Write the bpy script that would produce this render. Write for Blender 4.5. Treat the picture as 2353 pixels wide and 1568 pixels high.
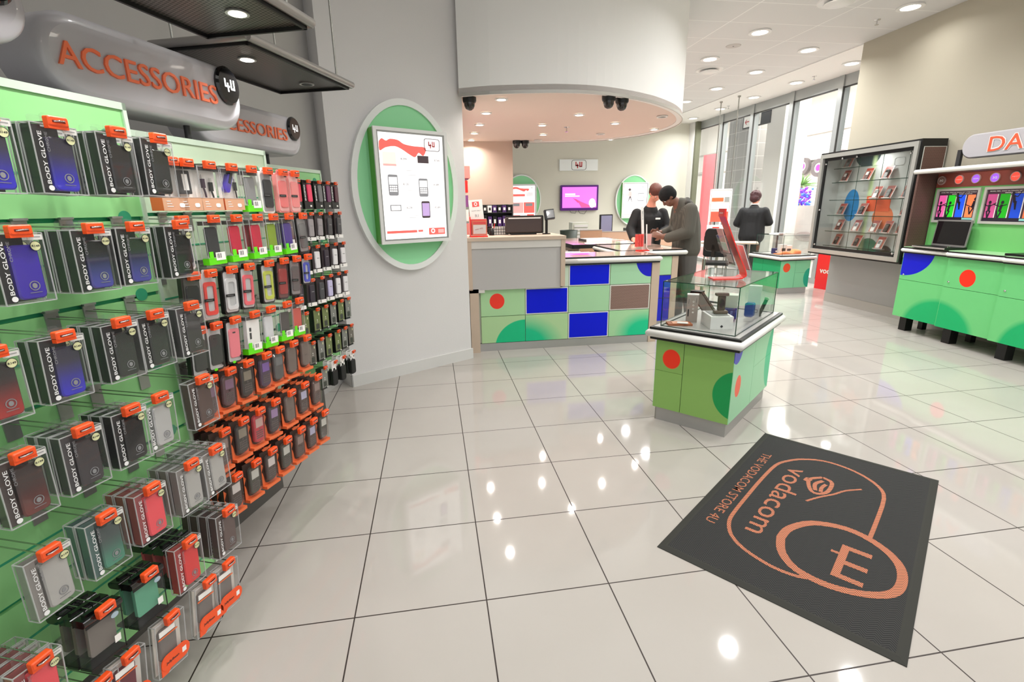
import bpy, bmesh, math, random
from mathutils import Matrix, Vector
random.seed(7)
for o in list(bpy.data.objects): bpy.data.objects.remove(o, do_unlink=True)
SC = bpy.context.scene
COL = SC.collection
PI = math.pi
# ---------------------------------------------------------------- camera
cam_d = bpy.data.cameras.new('camera'); cam = bpy.data.objects.new('camera', cam_d); COL.objects.link(cam)
F, YAW, PIT, ROLL, CH = 1122.5, 0.15484, 0.266457, -0.0160954, 1.48333
cy, sy = math.cos(YAW), math.sin(YAW)
fw = Vector((sy*math.cos(PIT), cy*math.cos(PIT), -math.sin(PIT)))
ri = Vector((cy, -sy, 0)); up = ri.cross(fw)
r2 = ri*math.cos(ROLL) + up*math.sin(ROLL); u2 = -ri*math.sin(ROLL) + up*math.cos(ROLL)
cam.matrix_world = Matrix(((r2.x, u2.x, -fw.x, 0), (r2.y, u2.y, -fw.y, 0), (r2.z, u2.z, -fw.z, CH), (0, 0, 0, 1)))
cam_d.sensor_width = 36; cam_d.lens = F/2353*36; cam_d.clip_start = 0.03; cam_d.clip_end = 200
SC.camera = cam
# ---------------------------------------------------------------- world and exposure
SC.view_settings.view_transform = 'Standard'; SC.view_settings.look = 'None'
SC.view_settings.gamma = 1; SC.view_settings.use_curve_mapping = False
SC.view_settings.exposure = EXPOSURE = 0.0
W = bpy.data.worlds.new('world'); SC.world = W; W.use_nodes = True
bg = W.node_tree.nodes['Background']; bg.inputs[0].default_value = (.98, .99, 1, 1); bg.inputs[1].default_value = 0.85
SC.cycles.transparent_max_bounces = 48
LIGHTW, FRONTW, SOFFW, MALLW = 21.0, 8.5, 6.0, 1700.0

# ---------------------------------------------------------------- helpers
def lin(c):
    c = c/255
    return c/12.92 if c <= 0.04045 else ((c+0.055)/1.055)**2.4
def rgb(h):
    if isinstance(h, str): h = (int(h[0:2],16), int(h[2:4],16), int(h[4:6],16))
    return (lin(h[0]), lin(h[1]), lin(h[2]), 1)
MATS = {}
def mat(name, col='808080', rough=.5, metal=0, emit=0, spec=.5, bump=0, bscale=60, noise=0, coat=0):
    if name in MATS: return MATS[name]
    m = bpy.data.materials.new(name); m.use_nodes = True; MATS[name] = m
    nt = m.node_tree; p = nt.nodes['Principled BSDF']
    p.inputs['Base Color'].default_value = rgb(col); p.inputs['Roughness'].default_value = rough
    p.inputs['Metallic'].default_value = metal; p.inputs['Specular IOR Level'].default_value = spec
    p.inputs['Coat Weight'].default_value = coat
    if emit:
        p.inputs['Emission Color'].default_value = rgb(col); p.inputs['Emission Strength'].default_value = emit
    if bump or noise:
        tc = nt.nodes.new('ShaderNodeTexCoord'); n = nt.nodes.new('ShaderNodeTexNoise'); n.inputs['Scale'].default_value = bscale
        n.inputs['Detail'].default_value = 4
        nt.links.new(tc.outputs['Object'], n.inputs['Vector'])
        if bump:
            b = nt.nodes.new('ShaderNodeBump'); b.inputs['Strength'].default_value = bump; b.inputs['Distance'].default_value = .01
            nt.links.new(n.outputs['Fac'], b.inputs['Height']); nt.links.new(b.outputs['Normal'], p.inputs['Normal'])
        if noise:
            mx = nt.nodes.new('ShaderNodeMix'); mx.data_type = 'RGBA'; mx.blend_type = 'MULTIPLY'
            mx.inputs['Factor'].default_value = noise; mx.inputs['A'].default_value = rgb(col)
            nt.links.new(n.outputs['Fac'], mx.inputs['B']); nt.links.new(mx.outputs['Result'], p.inputs['Base Color'])
    return m
class NT:
    def __init__(s, m): s.t = m.node_tree
    def n(s, kind, **k):
        x = s.t.nodes.new('ShaderNode'+kind)
        for a, v in k.items(): setattr(x, a, v)
        return x
    def l(s, a, b): s.t.links.new(a, b)
    def math(s, op, a, b=None, c=None):
        x = s.n('Math', operation=op)
        for i, v in enumerate((a, b, c)):
            if v is None: continue
            if isinstance(v, (int, float)): x.inputs[i].default_value = v
            else: s.l(v, x.inputs[i])
        return x.outputs[0]
    def mix(s, f, a, b):
        x = s.n('Mix', data_type='RGBA')
        if isinstance(f, (int, float)): x.inputs['Factor'].default_value = f
        else: s.l(f, x.inputs['Factor'])
        for k, v in (('A', a), ('B', b)):
            if isinstance(v, tuple): x.inputs[k].default_value = v
            else: s.l(v, x.inputs[k])
        return x.outputs['Result']
def newm(name):
    m = bpy.data.materials.new(name); m.use_nodes = True; MATS[name] = m
    return m, NT(m), m.node_tree.nodes['Principled BSDF']
def mat_dots(name, base, dots, rough=.35, spec=.4):
    """flat panel colour with printed round dots (col, cx, cz, rx, rz, soft) in the panel's own X-Z plane"""
    if name in MATS: return MATS[name]
    m, t, p = newm(name); p.inputs['Roughness'].default_value = rough; p.inputs['Specular IOR Level'].default_value = spec
    tc = t.n('TexCoord'); sp = t.n('SeparateXYZ'); t.l(tc.outputs['Object'], sp.inputs[0])
    c = rgb(base)
    for (col, cx, cz, rx, rz, soft) in dots:
        u = t.math('DIVIDE', t.math('SUBTRACT', sp.outputs[0], cx), rx); v = t.math('DIVIDE', t.math('SUBTRACT', sp.outputs[2], cz), rz)
        d = t.math('SQRT', t.math('ADD', t.math('MULTIPLY', u, u), t.math('MULTIPLY', v, v)))
        mr = t.n('MapRange'); mr.inputs['From Min'].default_value = 1+soft; mr.inputs['From Max'].default_value = 1-max(soft, .004)
        t.l(d, mr.inputs['Value'])
        c = t.mix(mr.outputs[0], c, rgb(col))
    if isinstance(c, tuple): p.inputs['Base Color'].default_value = c
    else: t.l(c, p.inputs['Base Color'])
    return m
def mat_grad(name, c0, c1, z0, z1, rough=.25, coat=.5):
    if name in MATS: return MATS[name]
    m, t, p = newm(name); p.inputs['Roughness'].default_value = rough; p.inputs['Coat Weight'].default_value = coat
    tc = t.n('TexCoord'); sp = t.n('SeparateXYZ'); t.l(tc.outputs['Object'], sp.inputs[0])
    mr = t.n('MapRange'); mr.interpolation_type = 'SMOOTHSTEP'; mr.inputs['From Min'].default_value = z0; mr.inputs['From Max'].default_value = z1
    t.l(sp.outputs[2], mr.inputs['Value']); t.l(t.mix(mr.outputs[0], rgb(c0), rgb(c1)), p.inputs['Base Color'])
    return m
def mat_perf(name, base, hole, pitch, metal=.3, rough=.45):
    """perforated sheet: round holes in staggered rows"""
    if name in MATS: return MATS[name]
    m, t, p = newm(name); p.inputs['Roughness'].default_value = rough; p.inputs['Metallic'].default_value = metal
    tc = t.n('TexCoord'); sp = t.n('SeparateXYZ'); t.l(tc.outputs['Object'], sp.inputs[0])
    ax = t.math('ADD', sp.outputs[0], sp.outputs[1]) if pitch > 0 else sp.outputs[0]
    pt = abs(pitch); az = sp.outputs[2] if pitch > 0 else sp.outputs[1]
    v = t.math('DIVIDE', az, pt); row = t.math('FLOOR', v); odd = t.math('MULTIPLY', t.math('MODULO', row, 2.0), .5)
    u = t.math('ADD', t.math('DIVIDE', ax, pt), odd)
    du = t.math('SUBTRACT', t.math('FRACT', u), .5); dv = t.math('SUBTRACT', t.math('FRACT', v), .5)
    d = t.math('SQRT', t.math('ADD', t.math('MULTIPLY', du, du), t.math('MULTIPLY', dv, dv)))
    f = t.math('LESS_THAN', d, .33)
    t.l(t.mix(f, rgb(base), rgb(hole)), p.inputs['Base Color'])
    return m
def mat_clear(name, tint=(.97, .97, .97), haze=.06, hazecol='C8C8C8', rough=.03, gl=1.35):
    if name in MATS: return MATS[name]
    m, t, p = newm(name); t.t.nodes.remove(p); out = t.t.nodes['Material Output']
    tr = t.n('BsdfTransparent'); tr.inputs[0].default_value = (*tint, 1)
    g = t.n('BsdfGlossy'); g.inputs['Roughness'].default_value = rough
    df = t.n('BsdfDiffuse'); df.inputs[0].default_value = rgb(hazecol)
    ge = t.n('NewGeometry'); vd = t.n('VectorMath', operation='DOT_PRODUCT'); t.l(ge.outputs['Normal'], vd.inputs[0]); t.l(ge.outputs['Incoming'], vd.inputs[1])
    r0 = ((gl-1)/(gl+1))**2
    fr = t.math('MULTIPLY_ADD', t.math('POWER', t.math('SUBTRACT', 1.0, t.math('ABSOLUTE', vd.outputs['Value'])), 5.0), .8, r0)
    m1 = t.n('MixShader'); m1.inputs[0].default_value = haze; t.l(tr.outputs[0], m1.inputs[1]); t.l(df.outputs[0], m1.inputs[2])
    m2 = t.n('MixShader'); t.l(fr, m2.inputs[0]); t.l(m1.outputs[0], m2.inputs[1]); t.l(g.outputs[0], m2.inputs[2])
    t.l(m2.outputs[0], out.inputs[0])
    return m

def rr(w, h, r, n=5, cx=0, cz=0):
    """rounded rectangle outline"""
    r = min(r, w/2-1e-5, h/2-1e-5); P = []
    for k, (sx, sz) in enumerate(((1, 1), (-1, 1), (-1, -1), (1, -1))):
        for i in range(n+1):
            a = PI/2*(k + i/n)
            P.append((cx+sx*(w/2-r)+r*math.cos(a), cz+sz*(h/2-r)+r*math.sin(a)))
    return P
def ell(rx, rz, n=48, cx=0, cz=0, a0=0, a1=2*PI):
    full = abs(a1-a0-2*PI) < 1e-6
    k = n if full else n+1
    return [(cx+rx*math.cos(a0+(a1-a0)*i/n), cz+rz*math.sin(a0+(a1-a0)*i/n)) for i in range(k)]
_TXT = {}
def text_geo(s, bold=0, ext=0):
    key = (s, bold, ext)
    if key not in _TXT:
        cu = bpy.data.curves.new('t', 'FONT'); cu.body = s; cu.size = 1; cu.resolution_u = 3; cu.offset = bold; cu.extrude = ext
        cu.align_x = 'CENTER'
        ob = bpy.data.objects.new('t', cu); COL.objects.link(ob)
        dg = bpy.context.evaluated_depsgraph_get(); me = bpy.data.meshes.new_from_object(ob.evaluated_get(dg))
        V = [tuple(v.co) for v in me.vertices]; Fc = [tuple(p.vertices) for p in me.polygons]
        bpy.data.objects.remove(ob, do_unlink=True); bpy.data.meshes.remove(me)
        if V:
            x0 = min(v[0] for v in V); x1 = max(v[0] for v in V); y0 = min(v[1] for v in V); y1 = max(v[1] for v in V)
        else: x0, x1, y0, y1 = 0, 1, 0, 1
        _TXT[key] = ([(v[0]-(x0+x1)/2, v[1]-(y0+y1)/2, v[2]) for v in V], Fc, x1-x0, y1-y0)
    return _TXT[key]
I4 = Matrix.Identity(4)
def T(x, y, z): return Matrix.Translation((x, y, z))
def RX(a): return Matrix.Rotation(math.radians(a), 4, 'X')
def RY(a): return Matrix.Rotation(math.radians(a), 4, 'Y')
def RZ(a): return Matrix.Rotation(math.radians(a), 4, 'Z')
class MB:
    def __init__(s): s.v = []; s.f = []; s.mi = []; s.sm = []; s.mats = []; s.M = I4
    def add(s, V, Fc, m, smooth=False):
        b = len(s.v); M = s.M
        if m not in s.mats: s.mats.append(m)
        k = s.mats.index(m)
        s.v += [tuple(M @ Vector(v)) for v in V]
        flip = M.determinant() < 0
        for f in Fc:
            f = [b+i for i in f]
            s.f.append(f[::-1] if flip else f); s.mi.append(k); s.sm.append(smooth)
        return s
    def at(s, M): s.M = M; return s
    def box(s, cx, cy, cz, sx, sy, sz, m):
        x, y, z = sx/2, sy/2, sz/2
        V = [(cx+a*x, cy+b*y, cz+c*z) for a in (-1, 1) for b in (-1, 1) for c in (-1, 1)]
        return s.add(V, [(0,1,3,2),(4,6,7,5),(0,4,5,1),(2,3,7,6),(0,2,6,4),(1,5,7,3)], m)
    def b2(s, x0, x1, y0, y1, z0, z1, m): return s.box((x0+x1)/2, (y0+y1)/2, (z0+z1)/2, abs(x1-x0), abs(y1-y0), abs(z1-z0), m)
    def prism(s, P, y0, y1, m, smooth=False, ch=0):
        """outline P in X-Z, from y0 (front, towards -Y) to y1; ch chamfers the front edge"""
        n = len(P); V = [(x, y0, z) for x, z in P] + [(x, y1, z) for x, z in P]
        A = sum(P[i][0]*P[(i+1)%n][1]-P[(i+1)%n][0]*P[i][1] for i in range(n))
        if ch:
            cx = sum(p[0] for p in P)/n; cz = sum(p[1] for p in P)/n
            w = max(abs(p[0]-cx) for p in P); h = max(abs(p[1]-cz) for p in P)
            Q = [(cx+(x-cx)*(1-ch/w), cz+(z-cz)*(1-ch/h)) for x, z in P]
            V = [(x, y0, z) for x, z in Q] + [(x, y0+ch, z) for x, z in P] + [(x, y1, z) for x, z in P]
            L = 3
        else: L = 2
        Fc = []
        for j in range(L-1):
            for i in range(n):
                k = (i+1) % n; q = (j*n+i, j*n+k, (j+1)*n+k, (j+1)*n+i)
                Fc.append(q[::-1] if A > 0 else q)
        s.add(V, Fc, m, smooth)
        f0 = list(range(n)); f1 = list(range((L-1)*n, L*n))
        if A > 0: f1 = f1[::-1]
        else: f0 = f0[::-1]
        s.add([V[i] for i in f0], [list(range(n))], m); s.add([V[i] for i in f1], [list(range(n))], m)
        return s
    def ring(s, Po, Pi, y0, y1, m):
        n = len(Po); V = [(x, y0, z) for x, z in Po]+[(x, y0, z) for x, z in Pi]+[(x, y1, z) for x, z in Po]+[(x, y1, z) for x, z in Pi]
        Fc = []
        for i in range(n):
            k = (i+1) % n
            Fc += [(i, k, n+k, n+i), (2*n+i, 3*n+i, 3*n+k, 2*n+k), (i, 2*n+i, 2*n+k, k), (n+i, n+k, 3*n+k, 3*n+i)]
        return s.add(V, Fc, m)
    def cyl(s, p0, p1, r, m, n=10, r1=None, cap=True):
        p0 = Vector(p0); p1 = Vector(p1); r1 = r if r1 is None else r1
        d = (p1-p0).normalized(); a = d.orthogonal().normalized(); b = d.cross(a)
        V = [tuple(p0+(a*math.cos(2*PI*i/n)+b*math.sin(2*PI*i/n))*r) for i in range(n)] + [tuple(p1+(a*math.cos(2*PI*i/n)+b*math.sin(2*PI*i/n))*r1) for i in range(n)]
        s.add(V, [(i, (i+1) % n, n+(i+1) % n, n+i) for i in range(n)], m, True)
        if cap: s.add(V, [list(range(n))[::-1], list(range(n, 2*n))], m)
        return s
    def tube(s, P, r, m, n=8, closed=False):
        P = [Vector(p) for p in P]; K = len(P); V = []; a = None
        for i, p in enumerate(P):
            q0 = P[i-1] if (i or closed) else P[i]; q1 = P[(i+1) % K] if (i < K-1 or closed) else P[i]
            d = (q1-q0).normalized()
            a = d.orthogonal().normalized() if a is None else (a-d*a.dot(d)).normalized()
            b = d.cross(a); rr_ = r[i] if isinstance(r, (list, tuple)) else r
            V += [tuple(p+(a*math.cos(2*PI*j/n)+b*math.sin(2*PI*j/n))*rr_) for j in range(n)]
        Fc = []
        for i in range(K if closed else K-1):
            e = (i+1) % K
            Fc += [(i*n+j, i*n+(j+1) % n, e*n+(j+1) % n, e*n+j) for j in range(n)]
        s.add(V, Fc, m, True)
        if not closed: s.add(V, [list(range(n))[::-1], list(range((K-1)*n, K*n))], m)
        return s
    def lathe(s, prof, m, n=24, cx=0, cy=0, smooth=True):
        """profile (r, z) turned about the vertical axis"""
        K = len(prof); V = [(cx+r*math.cos(2*PI*j/n), cy+r*math.sin(2*PI*j/n), z) for r, z in prof for j in range(n)]
        Fc = [(i*n+j, i*n+(j+1) % n, (i+1)*n+(j+1) % n, (i+1)*n+j) for i in range(K-1) for j in range(n)]
        s.add(V, Fc, m, smooth)
        s.add(V, [list(range(n))[::-1], list(range((K-1)*n, K*n))], m)
        return s
    def sph(s, c, r, m, n=16, k=10, sc=(1, 1, 1)):
        V = []; 
        for i in range(k+1):
            a = PI*i/k
            for j in range(n):
                b = 2*PI*j/n; V.append((c[0]+r*sc[0]*math.sin(a)*math.cos(b), c[1]+r*sc[1]*math.sin(a)*math.sin(b), c[2]-r*sc[2]*math.cos(a)))
        Fc = [(i*n+j, i*n+(j+1) % n, (i+1)*n+(j+1) % n, (i+1)*n+j) for i in range(k) for j in range(n)]
        return s.add(V, Fc, m, True)
    def trim(s, hx, hy, prof, m, cx=0, cy=0, smooth=False):
        """profile (overhang, z) swept round a rectangle with mitred corners"""
        V = []
        for o, z in prof: V += [(cx-hx-o, cy-hy-o, z), (cx+hx+o, cy-hy-o, z), (cx+hx+o, cy+hy+o, z), (cx-hx-o, cy+hy+o, z)]
        Fc = []
        for i in range(len(prof)-1):
            for j in range(4): k = (j+1) % 4; Fc.append((i*4+j, i*4+k, i*4+4+k, i*4+4+j))
        K = len(prof); Fc += [(3, 2, 1, 0), tuple(range((K-1)*4, K*4))]
        return s.add(V, Fc, m, smooth)
    def text(s, txt, cx, y, cz, h, m, w=None, rot=0, bold=0, ext=0):
        """lettering in the X-Z plane facing -Y, centred; h = letter height, w = full width"""
        V, Fc, tw, th = text_geo(txt, bold, ext)
        if not V: return s
        k = h/th; kx = (w/tw) if w else k
        M0 = s.M; s.M = M0 @ T(cx, y, cz) @ RY(-rot) @ RX(90) @ Matrix.Diagonal((kx, k, k, 1))
        s.add(V, Fc, m); s.M = M0
        return s
    def poly(s, P, y, m):
        """flat shape in X-Z facing -Y"""
        n = len(P); A = sum(P[i][0]*P[(i+1)%n][1]-P[(i+1)%n][0]*P[i][1] for i in range(n))
        if A < 0: P = P[::-1]
        return s.add([(x, y, z) for x, z in P], [list(range(n))], m)
    def build(s, name, parent=None, loc=None, rz=0):
        me = bpy.data.meshes.new(name); me.from_pydata(s.v, [], s.f)
        for m in s.mats: me.materials.append(m)
        me.polygons.foreach_set('material_index', s.mi); me.polygons.foreach_set('use_smooth', s.sm); me.update()
        o = bpy.data.objects.new(name, me); COL.objects.link(o)
        if parent: o.parent = parent
        if loc is not None: o.location = loc
        if rz: o.rotation_euler = (0, 0, math.radians(rz))
        return o
def clip(s):
    w = s.split()
    return s if len(w) <= 16 else None
def tag(o, label=None, cat=None, group=None, kind=None):
    if label: o['label'] = label
    if cat: o['category'] = cat
    if group: o['group'] = group
    if kind: o['kind'] = kind
    return o
def thing(name, label, cat, loc=(0, 0, 0), rz=0, group=None):
    o = bpy.data.objects.new(name, None); COL.objects.link(o); o.empty_display_size = .05
    o.location = loc; o.rotation_euler = (0, 0, math.radians(rz)); return tag(o, label, cat, group)
KIDS = {}
def kids(o):
    return [c for c in bpy.data.objects if c.parent == o]
def dup(root, loc, rz, label=None, group=None, tilt=0):
    if root.name not in KIDS: KIDS[root.name] = [(c, kids(c)) for c in kids(root)]
    r = root.copy(); COL.objects.link(r); r.location = loc; r.rotation_euler = (0, math.radians(tilt), math.radians(rz))
    if label: r['label'] = label
    if group: r['group'] = group
    for c, gs in KIDS[root.name]:
        d = c.copy(); COL.objects.link(d); d.parent = r
        for g in gs:
            e = g.copy(); COL.objects.link(e); e.parent = d
    return r
def struct(mb, name, loc=None, rz=0, parent=None):
    o = mb.build(name, parent, loc, rz)
    o['kind'] = 'structure'
    return o
def lamp(name, loc, power, size, parent=None, spread=150, col=(1, .985, .965), shape='DISK', rot=None):
    d = bpy.data.lights.new(name, 'AREA'); d.energy = power; d.shape = shape; d.size = size; d.color = col; d.spread = math.radians(spread)
    o = bpy.data.objects.new(name, d); COL.objects.link(o); o.location = loc
    if rot: o.rotation_euler = rot
    if parent: o.parent = parent
    return o
ORD = ['first', 'second', 'third', 'fourth', 'fifth', 'sixth', 'seventh', 'eighth', 'ninth', 'tenth', 'eleventh', 'twelfth']

# ---------------------------------------------------------------- materials
silver = mat('brushed_silver', 'C9C9C6', .3, .55)
chrome = mat('chrome', 'D5D5D5', .15, 1)
steel = mat('steel_wire', 'A8A8A2', .25, 1)
bracketm = mat('bracket_grey', 'A9ACA8', .35, .7)
black = mat('black_plastic', '0C0C0D', .4)
blackg = mat('black_gloss', '0A0A0C', .12, coat=.5)
darkg = mat('dark_grey', '2C2C2E', .5)
white = mat('white_plastic', 'EDEDEB', .4)
paper = mat('white_paper', 'F2F0EC', .7)
greyp = mat('sign_grey_plastic', 'BDBBC0', .3, .0, coat=.4)
orange = mat('orange_lock', 'F4551F', .4)
orangec = mat('orange_card', 'E8703F', .5)
redp = mat('red_plastic', 'F2200F', .3, coat=.3)
redtxt = mat('red_print', 'C01822', .5)
blue = mat('blue_laminate', '0016DC', .35, spec=.25)
wood = mat('pale_maple', 'CDB8A4', .45, noise=.12, bscale=7)
wallw = mat('wall_plaster', 'DDDBDA', .75, bump=.06, bscale=90)
wallsh = mat('wall_plaster_grey', 'B5B3B0', .8, bump=.06, bscale=90)
wallr = mat('wall_stone_beige', 'BAB4A2', .8, bump=.05, bscale=60)
wallb = mat('wall_back_plaster', 'D6D4C6', .8)
base_w = mat('baseboard_white', 'D8D7D4', .5)
drumm = mat('bulkhead_white', 'F6F5F2', .8)
soffm = mat('soffit_cream', 'E8D6CB', .85)
greenp = mat('green_laminate', 'A6DDA4', .35)
greeng = mat('groove_green', '2E9E73', .6)
greenedge = mat('pale_green_edge', 'C9DCC8', .4)
limeg = mat('lime_base', '62E00E', .4)
tanc = mat('tan_carton', 'CE9E7E', .6)
clear = mat_clear('clear_plastic', (.965, .965, .965), .035)
clear2 = mat_clear('clear_blister', (.97, .97, .97), .04)
edgec = mat_clear('clear_box_edge', (.9, .9, .9), .45, 'DADADA')
glassm = mat_clear('clear_glass', (.97, .985, .975), .0, rough=.0, gl=1.5)
glassedge = mat('glass_edge_green', '143A2C', .1)
lampm = mat('lamp_glow', 'FFF6E8', emit=12)
card = mat('dark_insert_card', '1C1B1D', .5)
printw = mat('white_print', 'E9E9E9', .5)
printg = mat('grey_print', '8E8E90', .5)
cream = mat('cream_sticker', 'D8D9A8', .6)

# ================================================================ THE SETTING
def floor_mat():
    m, t, p = newm('floor_tile'); g = t.n('NewGeometry'); sp = t.n('SeparateXYZ'); t.l(g.outputs['Position'], sp.inputs[0])
    def near(o, off):
        return t.math('LESS_THAN', t.math('PINGPONG', t.math('DIVIDE', t.math('ADD', o, off), .5), .5), .0052)
    # pingpong with scale .5 returns the distance to the nearest joint in tile widths
    f = t.math('MAXIMUM', near(sp.outputs[0], 100.3707), near(sp.outputs[1], 99.9196))
    n = t.n('TexNoise'); n.inputs['Scale'].default_value = .9; n.inputs['Detail'].default_value = 5; t.l(g.outputs['Position'], n.inputs['Vector'])
    mr = t.n('MapRange'); mr.inputs['From Min'].default_value = .3; mr.inputs['From Max'].default_value = .7; t.l(n.outputs['Fac'], mr.inputs['Value'])
    base = t.mix(mr.outputs[0], rgb('B1ABA4'), rgb('BAB5AF'))
    t.l(t.mix(f, base, rgb('2E241F')), p.inputs['Base Color'])
    t.l(t.math('MULTIPLY_ADD', f, .5, .05), p.inputs['Roughness']); p.inputs['Specular IOR Level'].default_value = .5
    return m
FL = floor_mat()
struct(MB().b2(-4, 34, -5, 34, -.1, 0, FL), 'floor')
def ceil_mat():
    m, t, p = newm('ceiling_tile'); g = t.n('NewGeometry'); sp = t.n('SeparateXYZ'); t.l(g.outputs['Position'], sp.inputs[0])
    def near(o, off, pit, w):
        return t.math('LESS_THAN', t.math('MULTIPLY', t.math('PINGPONG', t.math('DIVIDE', t.math('ADD', o, off), pit), .5), pit), w)
    f = t.math('MAXIMUM', near(sp.outputs[0], 11.83*2-3.674, 1.183, .008), near(sp.outputs[1], 58.3-6.176, .583, .006))
    t.l(t.mix(f, rgb('DCDCDB'), rgb('F4F4F2')), p.inputs['Base Color']); p.inputs['Roughness'].default_value = .85
    b = t.n('Bump'); b.inputs['Strength'].default_value = .5; b.inputs['Distance'].default_value = .01; t.l(f, b.inputs['Height']); t.l(b.outputs[0], p.inputs['Normal'])
    return m
struct(MB().b2(-4, 6.035, -2.6, 13.3, 3.6, 3.7, ceil_mat()), 'ceiling')
struct(MB().b2(6.035, 7.25, 6.0, 13.3, 3.585, 3.7, mat('ceiling_band_white', 'F0EFEC', .85)), 'ceiling')

# left side frame: t runs along the panels (20 degrees off the y axis), n points out from them
A20 = math.radians(20); TV = Vector((math.sin(A20), math.cos(A20), 0)); NV = Vector((math.cos(A20), -math.sin(A20), 0))
def L(t, n, z=0): v = TV*t + NV*n; return Vector((v.x, v.y, z))
LZ = 70            # local x along t, local -y towards the shop
mb = MB().b2(-1.5, 3.9, 0, .12, 0, 3.6, wallsh); o = struct(mb, 'wall_left', L(0, -2.28), LZ)
PA = Vector((-.753, 4.17, 0)); PB = Vector((.329, 4.804, 0)); PANG = 30.39; PL = (PB-PA).length
mb = MB().b2(0, PL, 0, .25, 0, 3.6, wallw).b2(PL-.06, PL, .25, 3.1, 0, 3.6, wallw)
mb = MB().b2(0, PL, 0, .3, 0, 3.6, wallw); struct(mb, 'wall_pilaster', PA, PANG)
struct(MB().b2(-.012, PL+.012, -.014, 0, 0, .105, base_w).b2(-.012, 0, -.014, .28, 0, .105, base_w), 'baseboard_pilaster', PA, PANG)
mb = MB().add([(.17, 5.0, 0), (.335, 4.93, 0), (.335, 7.95, 0), (.17, 7.95, 0), (.17, 5.0, 2.6), (.335, 4.93, 2.6), (.335, 7.95, 2.6), (.17, 7.95, 2.6)], [(0,3,2,1),(4,5,6,7),(0,1,5,4),(1,2,6,5),(2,3,7,6),(3,0,4,7)], wallw)
struct(mb, 'wall_alcove_side')
struct(MB().b2(.335, 1.277, 7.82, 7.95, 1.534, 2.45, mat('alcove_wall_warm', 'D3BCAC', .85, bump=.05)).b2(1.2, 1.277, 7.82, 7.95, 0, 1.534, mat('alcove_post', 'B4B2B2', .5)), 'wall_alcove_back')
struct(MB().b2(-1.5, 7.25, 13.2, 13.35, 0, 3.7, wallb), 'wall_back')
struct(MB().b2(6.98, 7.12, 12.95, 13.2, 0, 3.6, mat('return_white', 'E4E3E0', .7)), 'trim_1')
# curved bulkhead over the reception counter and its soffit
key = [(.30,4.72),(.56,4.60),(.86,4.53),(1.13,4.49),(1.4,4.50),(1.65,4.57),(1.9,4.69),(2.13,4.83),(2.33,4.99),(2.53,5.18),(2.70,5.38),(2.85,5.60),(2.97,5.83),(3.05,6.06),(3.09,6.3),(3.10,6.55),(3.06,6.8),(2.98,7.04),(2.85,7.26),(2.67,7.46),(2.45,7.62),(2.18,7.74),(1.9,7.81),(1.6,7.84),(1.28,7.83)]
def smooth_curve(P, k=3):
    R = []
    for i in range(len(P)-1):
        p0 = P[max(i-1, 0)]; p1 = P[i]; p2 = P[i+1]; p3 = P[min(i+2, len(P)-1)]
        for j in range(k):
            t = j/k
            R.append(tuple(.5*((2*p1[a])+(-p0[a]+p2[a])*t+(2*p0[a]-5*p1[a]+4*p2[a]-p3[a])*t*t+(-p0[a]+3*p1[a]-3*p2[a]+p3[a])*t**3) for a in range(len(p1))))
    R.append(tuple(P[-1])); return R
cv = smooth_curve(key)
def curve_wall(P, th, z0, z1, m):
    n = len(P); Q = []
    for i in range(n):
        a = Vector(P[max(i-1, 0)]); b = Vector(P[min(i+1, n-1)]); d = (b-a).normalized(); Q.append((P[i][0]-d.y*th, P[i][1]+d.x*th))
    V = [(x, y, z) for z in (z0, z1) for x, y in P] + [(x, y, z) for z in (z0, z1) for x, y in Q]
    Fc = []
    for i in range(n-1): Fc += [(i, i+1, n+i+1, n+i), (2*n+i+1, 2*n+i, 3*n+i, 3*n+i+1), (i+1, i, 2*n+i, 2*n+i+1), (n+i, n+i+1, 3*n+i+1, 3*n+i)]
    Fc += [(0, n, 3*n, 2*n), (n-1, 2*n+n-1, 3*n+n-1, 2*n-1)]
    return MB().add(V, Fc, m)
mb = curve_wall(cv, .06, 2.44, 3.6, drumm)
struct(mb, 'wall_bulkhead')
mb = curve_wall([c for c in cv], -.012, 2.43, 2.455, mat('bulkhead_edge_trim', 'BDBAB4', .35, .4))
struct(mb, 'trim_2')
P = cv+[(.33, 7.83), (.3, 4.72)]; P = [(x, y) for x, y in P]
n = len(P); mb = MB().add([(x, y, 2.45) for x, y in P]+[(x, y, 2.5) for x, y in P], [list(range(n))[::-1], list(range(n, 2*n))]+[(i, (i+1) % n, n+(i+1) % n, n+i) for i in range(n)], soffm)
struct(mb, 'ceiling_soffit')
# right wall
WR = Vector((6.034, 6.72, 0)); RZA = math.degrees(math.atan2(-.9978, -.066))
def RW(s, off, z=0): v = WR + Vector((-.066, -.9978, 0))*s + Vector((-.9978, .066, 0))*off; return Vector((v.x, v.y, z))
struct(MB().b2(0, 9, 0, .3, 0, 3.6, wallr), 'wall_right', WR, RZA)
struct(MB().b2(-.0, 9, -.012, 0, 0, .13, mat('baseboard_grey', 'B5B2AC', .4, .2)).b2(0, 9, -.004, 0, .13, .7, mat('lower_wall_grey_sheet', 'A9A8A6', .5)), 'baseboard_right', WR, RZA)
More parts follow.
